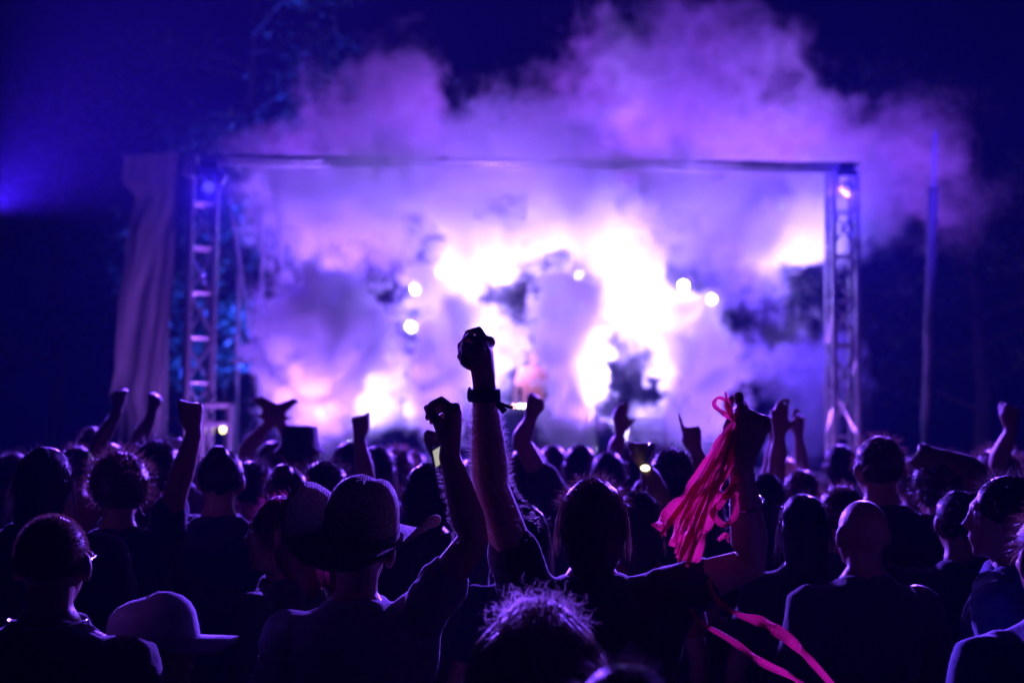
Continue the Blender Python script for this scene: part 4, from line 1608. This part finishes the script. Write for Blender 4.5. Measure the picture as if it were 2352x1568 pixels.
# ---------------------------------------------------------------- other near people
C, CM, CMh, Chc, Cs = person(122, 1172, 3.2, 'short cropped person with glasses and a thin chain beside the cap wearer', yaw=2, hair='buzz', hcol='brown', shirt='black', skin=0, fuzz=2200, vox=.0075, head_yaw=-1, wf=1.08)
m = MB()
for sx in (-1, 1):
    m.chain([CMh @ (Chc + V((sx * .083, -.012, .008)) * Cs), CMh @ (Chc + V((sx * .084, .05, .012)) * Cs), CMh @ (Chc + V((sx * .070, .112, .010)) * Cs)], [.0022, .0024, .003], 6)
    ring = [CMh @ (Chc + V((sx * .036 + .03 * cos(2 * pi * i / 20), .113 - .12 * abs(sx * .036 + .03 * cos(2 * pi * i / 20)) , .010 + .021 * sin(2 * pi * i / 20))) * Cs) for i in range(21)]
    m.chain(ring, [.0018] * 21, 5)
m.build('glasses', METAL, C)
m = MB()
ring = [V((.092 * cos(2 * pi * i / 40), .085 * sin(2 * pi * i / 40) - .012, 1.502 + .006 * cos(4 * pi * i / 40) - .03 * max(0, sin(2 * pi * i / 40)))) * Cs for i in range(41)]
m.chain(ring, [.0022] * 41, 6)
m.build('necklace', METAL, C)

D = person(364, 1374, 3.4, 'person in a pale baseball cap with its visor turned sideways', yaw=-62, hair='bob', hcol='brown', shirt='navy', hat='cap', head_yaw=-24, detail=1, head_tilt=4, fuzz=0)
Ee = person(1236, 1338, 2.65, 'person with a wide mane of fair frizzy curls in the front row', yaw=0, hair='frizz', hcol='fair', shirt='black', wf=.9)
Fh = person(1440, 1512, 1.95, 'dark haired head just below the frizzy haired person', yaw=-6, hair='short', hcol='black', shirt='black', fuzz=700)
G = person(1983, 1138, 4.35, 'bald person in a dark jacket standing beside long haired neighbours', yaw=14, hair='bald', shirt='black', skin=1, sleeve=1.2, wf=1.12)
H = person(2318, 1084, 3.95, 'person with dark short hair turned in profile, wearing an open collar shirt', yaw=58, hair='short', hcol='black', shirt='blue', head_yaw=22, detail=1, sleeve=1.2)
I_ = person(2432, 1150, 3.05, 'person in a creased blue shirt with only the shoulder in view', yaw=10, hair='short', hcol='brown', shirt='blue', wf=1.05)
J = person(655, 1118, 4.1, 'person with dark pink hair in profile beside the cowboy hat', yaw=62, hair='long', hcol='pink', shirt='black', head_yaw=22, detail=1, wf=.9)

# ---------------------------------------------------------------- the rest of the crowd
UP = (0, 0, 1)
crowd = [
    # px, ytop, d, yaw, hair, colour, shirt, skin, L, R, extra, label
    (277, 1036, 5.0, 6, 'curly', 'brown', 'navy', 0, None, ((408, 1118, 4.9), (446, 995, 4.8), 'fist', (-.6, .8, 0), (-.1, 0, 1)), {}, 'curly haired person punching one fist up before the truss tower'),
    (363, 1010, 5.9, -4, 'curly', 'black', 'black', 0, None, None, {}, 'curly haired person behind the one punching a fist before the tower'),
    (508, 1014, 5.3, 3, 'short', 'black', 'navy', 0, None, None, {}, 'broad dark haired person standing in front of the guard rail'),
    (105, 1008, 4.7, -5, 'long', 'black', 'black', 0, None, None, {'wf': 1.2}, 'long dark haired person behind the short cropped head'),
    (30, 1035, 6.4, 0, 'short', 'black', 'black', 1, None, None, {}, 'dark short haired person beyond the long dark hair'),
    (175, 1020, 6.9, 8, 'short', 'brown', 'red', 0, None, None, {}, 'brown haired person in a red top near the tarpaulin foot'),
    (215, 975, 8.6, 0, 'bun', 'brown', 'black', 0, None, None, {}, 'far person with a hair bun beneath the tarpaulin'),
    (255, 1015, 7.4, 0, 'short', 'black', 'black', 2, ((232, 1010, 7.2), (270, 945, 7.1), 'fist', (-.5, .8, 0), (.1, 0, 1)), ((318, 1010, 7.2), (348, 955, 7.1), 'fist', (.5, .8, 0), (.1, 0, 1)), {}, 'person with both arms up in front of the tarpaulin'),
    (417, 1000, 8.0, 0, 'short', 'black', 'black', 1, None, None, {}, 'far dark head right beneath the truss tower'),
    (660, 1056, 5.4, -5, 'short', 'brown', 'red', 0, None, None, {}, 'round brown haired head above the pink haired profile'),
    (745, 1058, 5.8, 0, 'short', 'black', 'black', 1, None, None, {}, 'dark head tucked beside the cowboy hat crown'),
    (690, 978, 7.2, 0, 'short', 'black', 'black', 0, None, None, {'hat': 'bucket'}, 'person in a dark bucket hat before the first smoke column'),
    (630, 1008, 7.6, 0, 'short', 'black', 'black', 0, ((566, 1030, 7.4), (622, 968, 7.3), 'open', (.6, .6, 0), (.5, 0, .6)), ((672, 1012, 7.4), (642, 965, 7.3), 'open', (-.6, .6, 0), (-.5, 0, .6)), {'shirt': 'pink'}, 'person clasping both hands above the head before the scaffold'),
    (582, 1058, 6.6, 0, 'short', 'black', 'black', 0, None, None, {}, 'small dark head between the guard rail person and the brown head'),
    (803, 1003, 7.4, 4, 'short', 'black', 'black', 0, None, None, {}, 'far dark head next to the thin raised fist'),
    (868, 1012, 6.9, 0, 'short', 'black', 'navy', 1, ((842, 1105, 6.3), (826, 1010, 6.2), 'fist', (.2, .9, 0), (0, 0, 1)), None, {}, 'person raising a thin arm with a fist above the cowboy hat'),
    (912, 1030, 7.8, 0, 'short', 'brown', 'black', 0, None, None, {}, 'far brown head between the cowboy hat and the phone holder'),
    (985, 1046, 4.9, 0, 'bob', 'black', 'black', 1, None, ((1052, 1120, 4.75), (1018, 1068, 4.6), 'grip', (-.6, .6, 0), (-.1, 0, 1)), {'wf': 1.15}, 'broad dark person holding up a lit phone behind the hat'),
    (1165, 1046, 6.4, 0, 'short', 'brown', 'black', 0, None, None, {}, 'small head peeking out beside the raised forearm'),
    (1214, 1010, 6.3, -4, 'long', 'brown', 'black', 0, None, ((1196, 1012, 6.1), (1216, 968, 6.0), 'fist', (.3, .9, 0), (.3, 0, 1)), {}, 'long haired person reaching up below the row of deck lights'),
    (1270, 1012, 8.6, 0, 'short', 'brown', 'black', 0, None, None, {}, 'far head left of the tall smoke column foot'),
    (1332, 1010, 7.4, 0, 'short', 'black', 'black', 1, None, None, {}, 'far dark head covering the tall smoke column foot'),
    (1397, 1034, 7.0, 0, 'short', 'black', 'black', 1, None, None, {}, 'low dark head in front of the stage loudspeaker'),
    (1448, 1010, 7.6, 5, 'short', 'black', 'black', 0, ((1415, 1030, 7.4), (1424, 1000, 7.3), 'open', (.2, .9, 0), (0, 0, 1)), None, {}, 'far person lifting an open hand beside the loudspeaker'),
    (1492, 1080, 5.6, 0, 'short', 'black', 'navy', 1, None, ((1500, 1110, 5.5), (1484, 1078, 5.4), 'grip', (-.4, .8, 0), (-.2, 0, 1)), {}, 'person holding a small lit torch by the streamers'),
    (1545, 1030, 6.0, 0, 'short', 'black', 'black', 0, None, ((1618, 1080, 5.8), (1600, 1040, 5.7), 'point', (-.2, .9, 0), (-.25, 0, 1)), {}, 'dark haired person pointing one finger up behind the streamers'),
    (1466, 1110, 5.0, -4, 'long', 'brown', 'red', 0, None, None, {'wf': .9}, 'reddish long haired person half hidden behind loose hair'),
    (1205, 1140, 4.6, 4, 'long', 'black', 'navy', 0, None, None, {'wf': .9}, 'long haired person in shadow between the raised arm and loose hair'),
    (1760, 1072, 5.9, 0, 'long', 'black', 'black', 0, None, None, {}, 'straight haired person behind the streamer arm'),
    (1840, 1074, 6.4, 0, 'short', 'brown', 'black', 0, ((1786, 1062, 6.2), (1790, 1005, 6.1), 'open', (.2, .9, 0), (0, 0, 1)), None, {}, 'person stretching a thin arm up left of the right tower'),
    (1805, 1050, 8.4, 0, 'short', 'fair', 'pink', 0, ((1770, 1062, 8.2), (1776, 1010, 8.1), 'open', (.2, .9, 0), (0, 0, 1)), ((1842, 1062, 8.2), (1834, 1005, 8.1), 'open', (.2, .9, 0), (0, 0, 1)), {}, 'far pink clad person with both arms up at the stage'),
    (1930, 1010, 7.6, 0, 'short', 'black', 'black', 1, None, None, {}, 'dark head silhouetted against the right tower foot'),
    (2020, 996, 5.3, 6, 'short', 'brown', 'black', 0, None, None, {'wf': 1.1}, 'tall person in a dark top with a rim lit ear behind the bald head'),
    (1845, 1116, 4.8, 0, 'long', 'black', 'black', 0, None, None, {'wf': .95}, 'straight long haired person beside the bald head'),
    (1932, 1110, 5.1, 0, 'short', 'brown', 'navy', 0, None, None, {}, 'short brown haired person between straight hair and the bald head'),
    (2100, 1050, 6.6, 0, 'short', 'black', 'black', 1, None, None, {}, 'low dark head in front of the wrapped pole'),
    (2160, 1042, 5.4, 10, 'curly', 'black', 'black', 1, None, ((2238, 1078, 5.2), (2176, 1050, 5.1), 'loose', (-.3, .5, -.4), (-1, 0, .2)), {}, 'person bending one arm over the head near the wrapped pole'),
    (2205, 1120, 4.8, 0, 'short', 'black', 'navy', 0, None, None, {}, 'dark person between the bent arm and the profile face'),
    (2290, 1030, 6.4, 0, 'short', 'brown', 'black', 0, None, ((2292, 1062, 6.1), (2322, 990, 6.0), 'fist', (-.3, .9, 0), (.05, 0, 1)), {}, 'far person raising a fist behind the profile face'),
    (1640, 1066, 6.8, 0, 'short', 'black', 'black', 0, None, None, {}, 'dark head half covered by the hanging streamers'),
    (1700, 1060, 7.6, 0, 'short', 'black', 'black', 1, None, None, {}, 'far dark head hidden behind the streamer forearm'),
    (950, 1032, 8.6, 0, 'short', 'black', 'black', 1, None, None, {}, 'far dark head before the second smoke column foot'),
    (1090, 1040, 7.4, 0, 'short', 'black', 'black', 0, None, None, {}, 'dark head glimpsed between the two raised forearms'),
    (545, 1040, 8.4, 0, 'short', 'black', 'black', 0, None, None, {}, 'far head under the scaffold uprights'),
    (2050, 1040, 8.6, 0, 'short', 'black', 'black', 0, None, None, {}, 'far head between the tower and the wrapped pole'),
]
for (px, yt, d, yaw, hr, hcl, shr, sk, l, r, ex, lab) in crowd:
    kw = dict(yaw=yaw, hair=hr, hcol=hcl, shirt=shr, skin=sk, L=l, R=r)
    kw.update(ex)
    if hr == 'short' and 'hat' not in ex and not any(k in lab for k in ('short', 'bald')):      # mixed haircuts
        kw['hair'] = ('short', 'curly', 'bob', 'short', 'long', 'short', 'bun')[int(px * 7 + yt) % 7]
    person(px, yt, d, lab, group='concert crowd facing the stage', **kw)


# phones
def phone(px, py, d, tilt, label, lit):
    p = at(px, py, d)
    t = empty('phone', p, radians(tilt))
    tag(t, label, 'phone')
    m = MB()
    m.box((-.036, -.004, -.075), (.036, .004, .075))
    m.build('case', PLAST, t, smooth=False, bevel=.003)
    m = MB()
    m.box((-.033, -.0052, .010), (.033, -.0044, .062))
    m.build('screen', MAT['screen'] if lit else PLAST, t, smooth=False)
    t.rotation_euler = (radians(-8), radians(tilt), radians(72))
    return t


phone(1008, 1074, 4.55, -12, 'phone with a glowing screen held up behind the cowboy hat', True)
tp_ = at(1482, 1072, 5.35)
tl = empty('pocket_torch', tp_)
tag(tl, 'small torch glowing yellow in a raised hand by the streamers', 'torch')
rod(tl, 'barrel', (0.004, 0.01, 0), (0.03, 0.03, .085), .014, MAT['alu'])
m = MB()
m.ell((0, 0, -.004), (.018, .016, .012))
m.build('bulb', MAT['torch'], tl)

# performer behind the decks
pd = TD + 0.75
pp = person(1226, 800, pd, 'performer in an orange top standing behind the lit decks', yaw=176, hair='short', hcol='black', shirt='orange', skin=0, vox=.02)[0]
# the performer stands on the deck: lift the figure and scale it to a normal height
hh = at(1226, 800, pd).z
k = (hh - DECK) / hh
pp.location.z = DECK
pp.scale = (k, k, k)

mind = []
for i in range(len(PEOPLE)):
    for j in range(i):
        dd = (PEOPLE[i][1] - PEOPLE[j][1]).length
        if dd < 0.38:
            mind.append((round(dd, 2), PEOPLE[i][0]['label'], PEOPLE[j][0]['label']))
for x in sorted(mind):
    print('CLOSE', x)
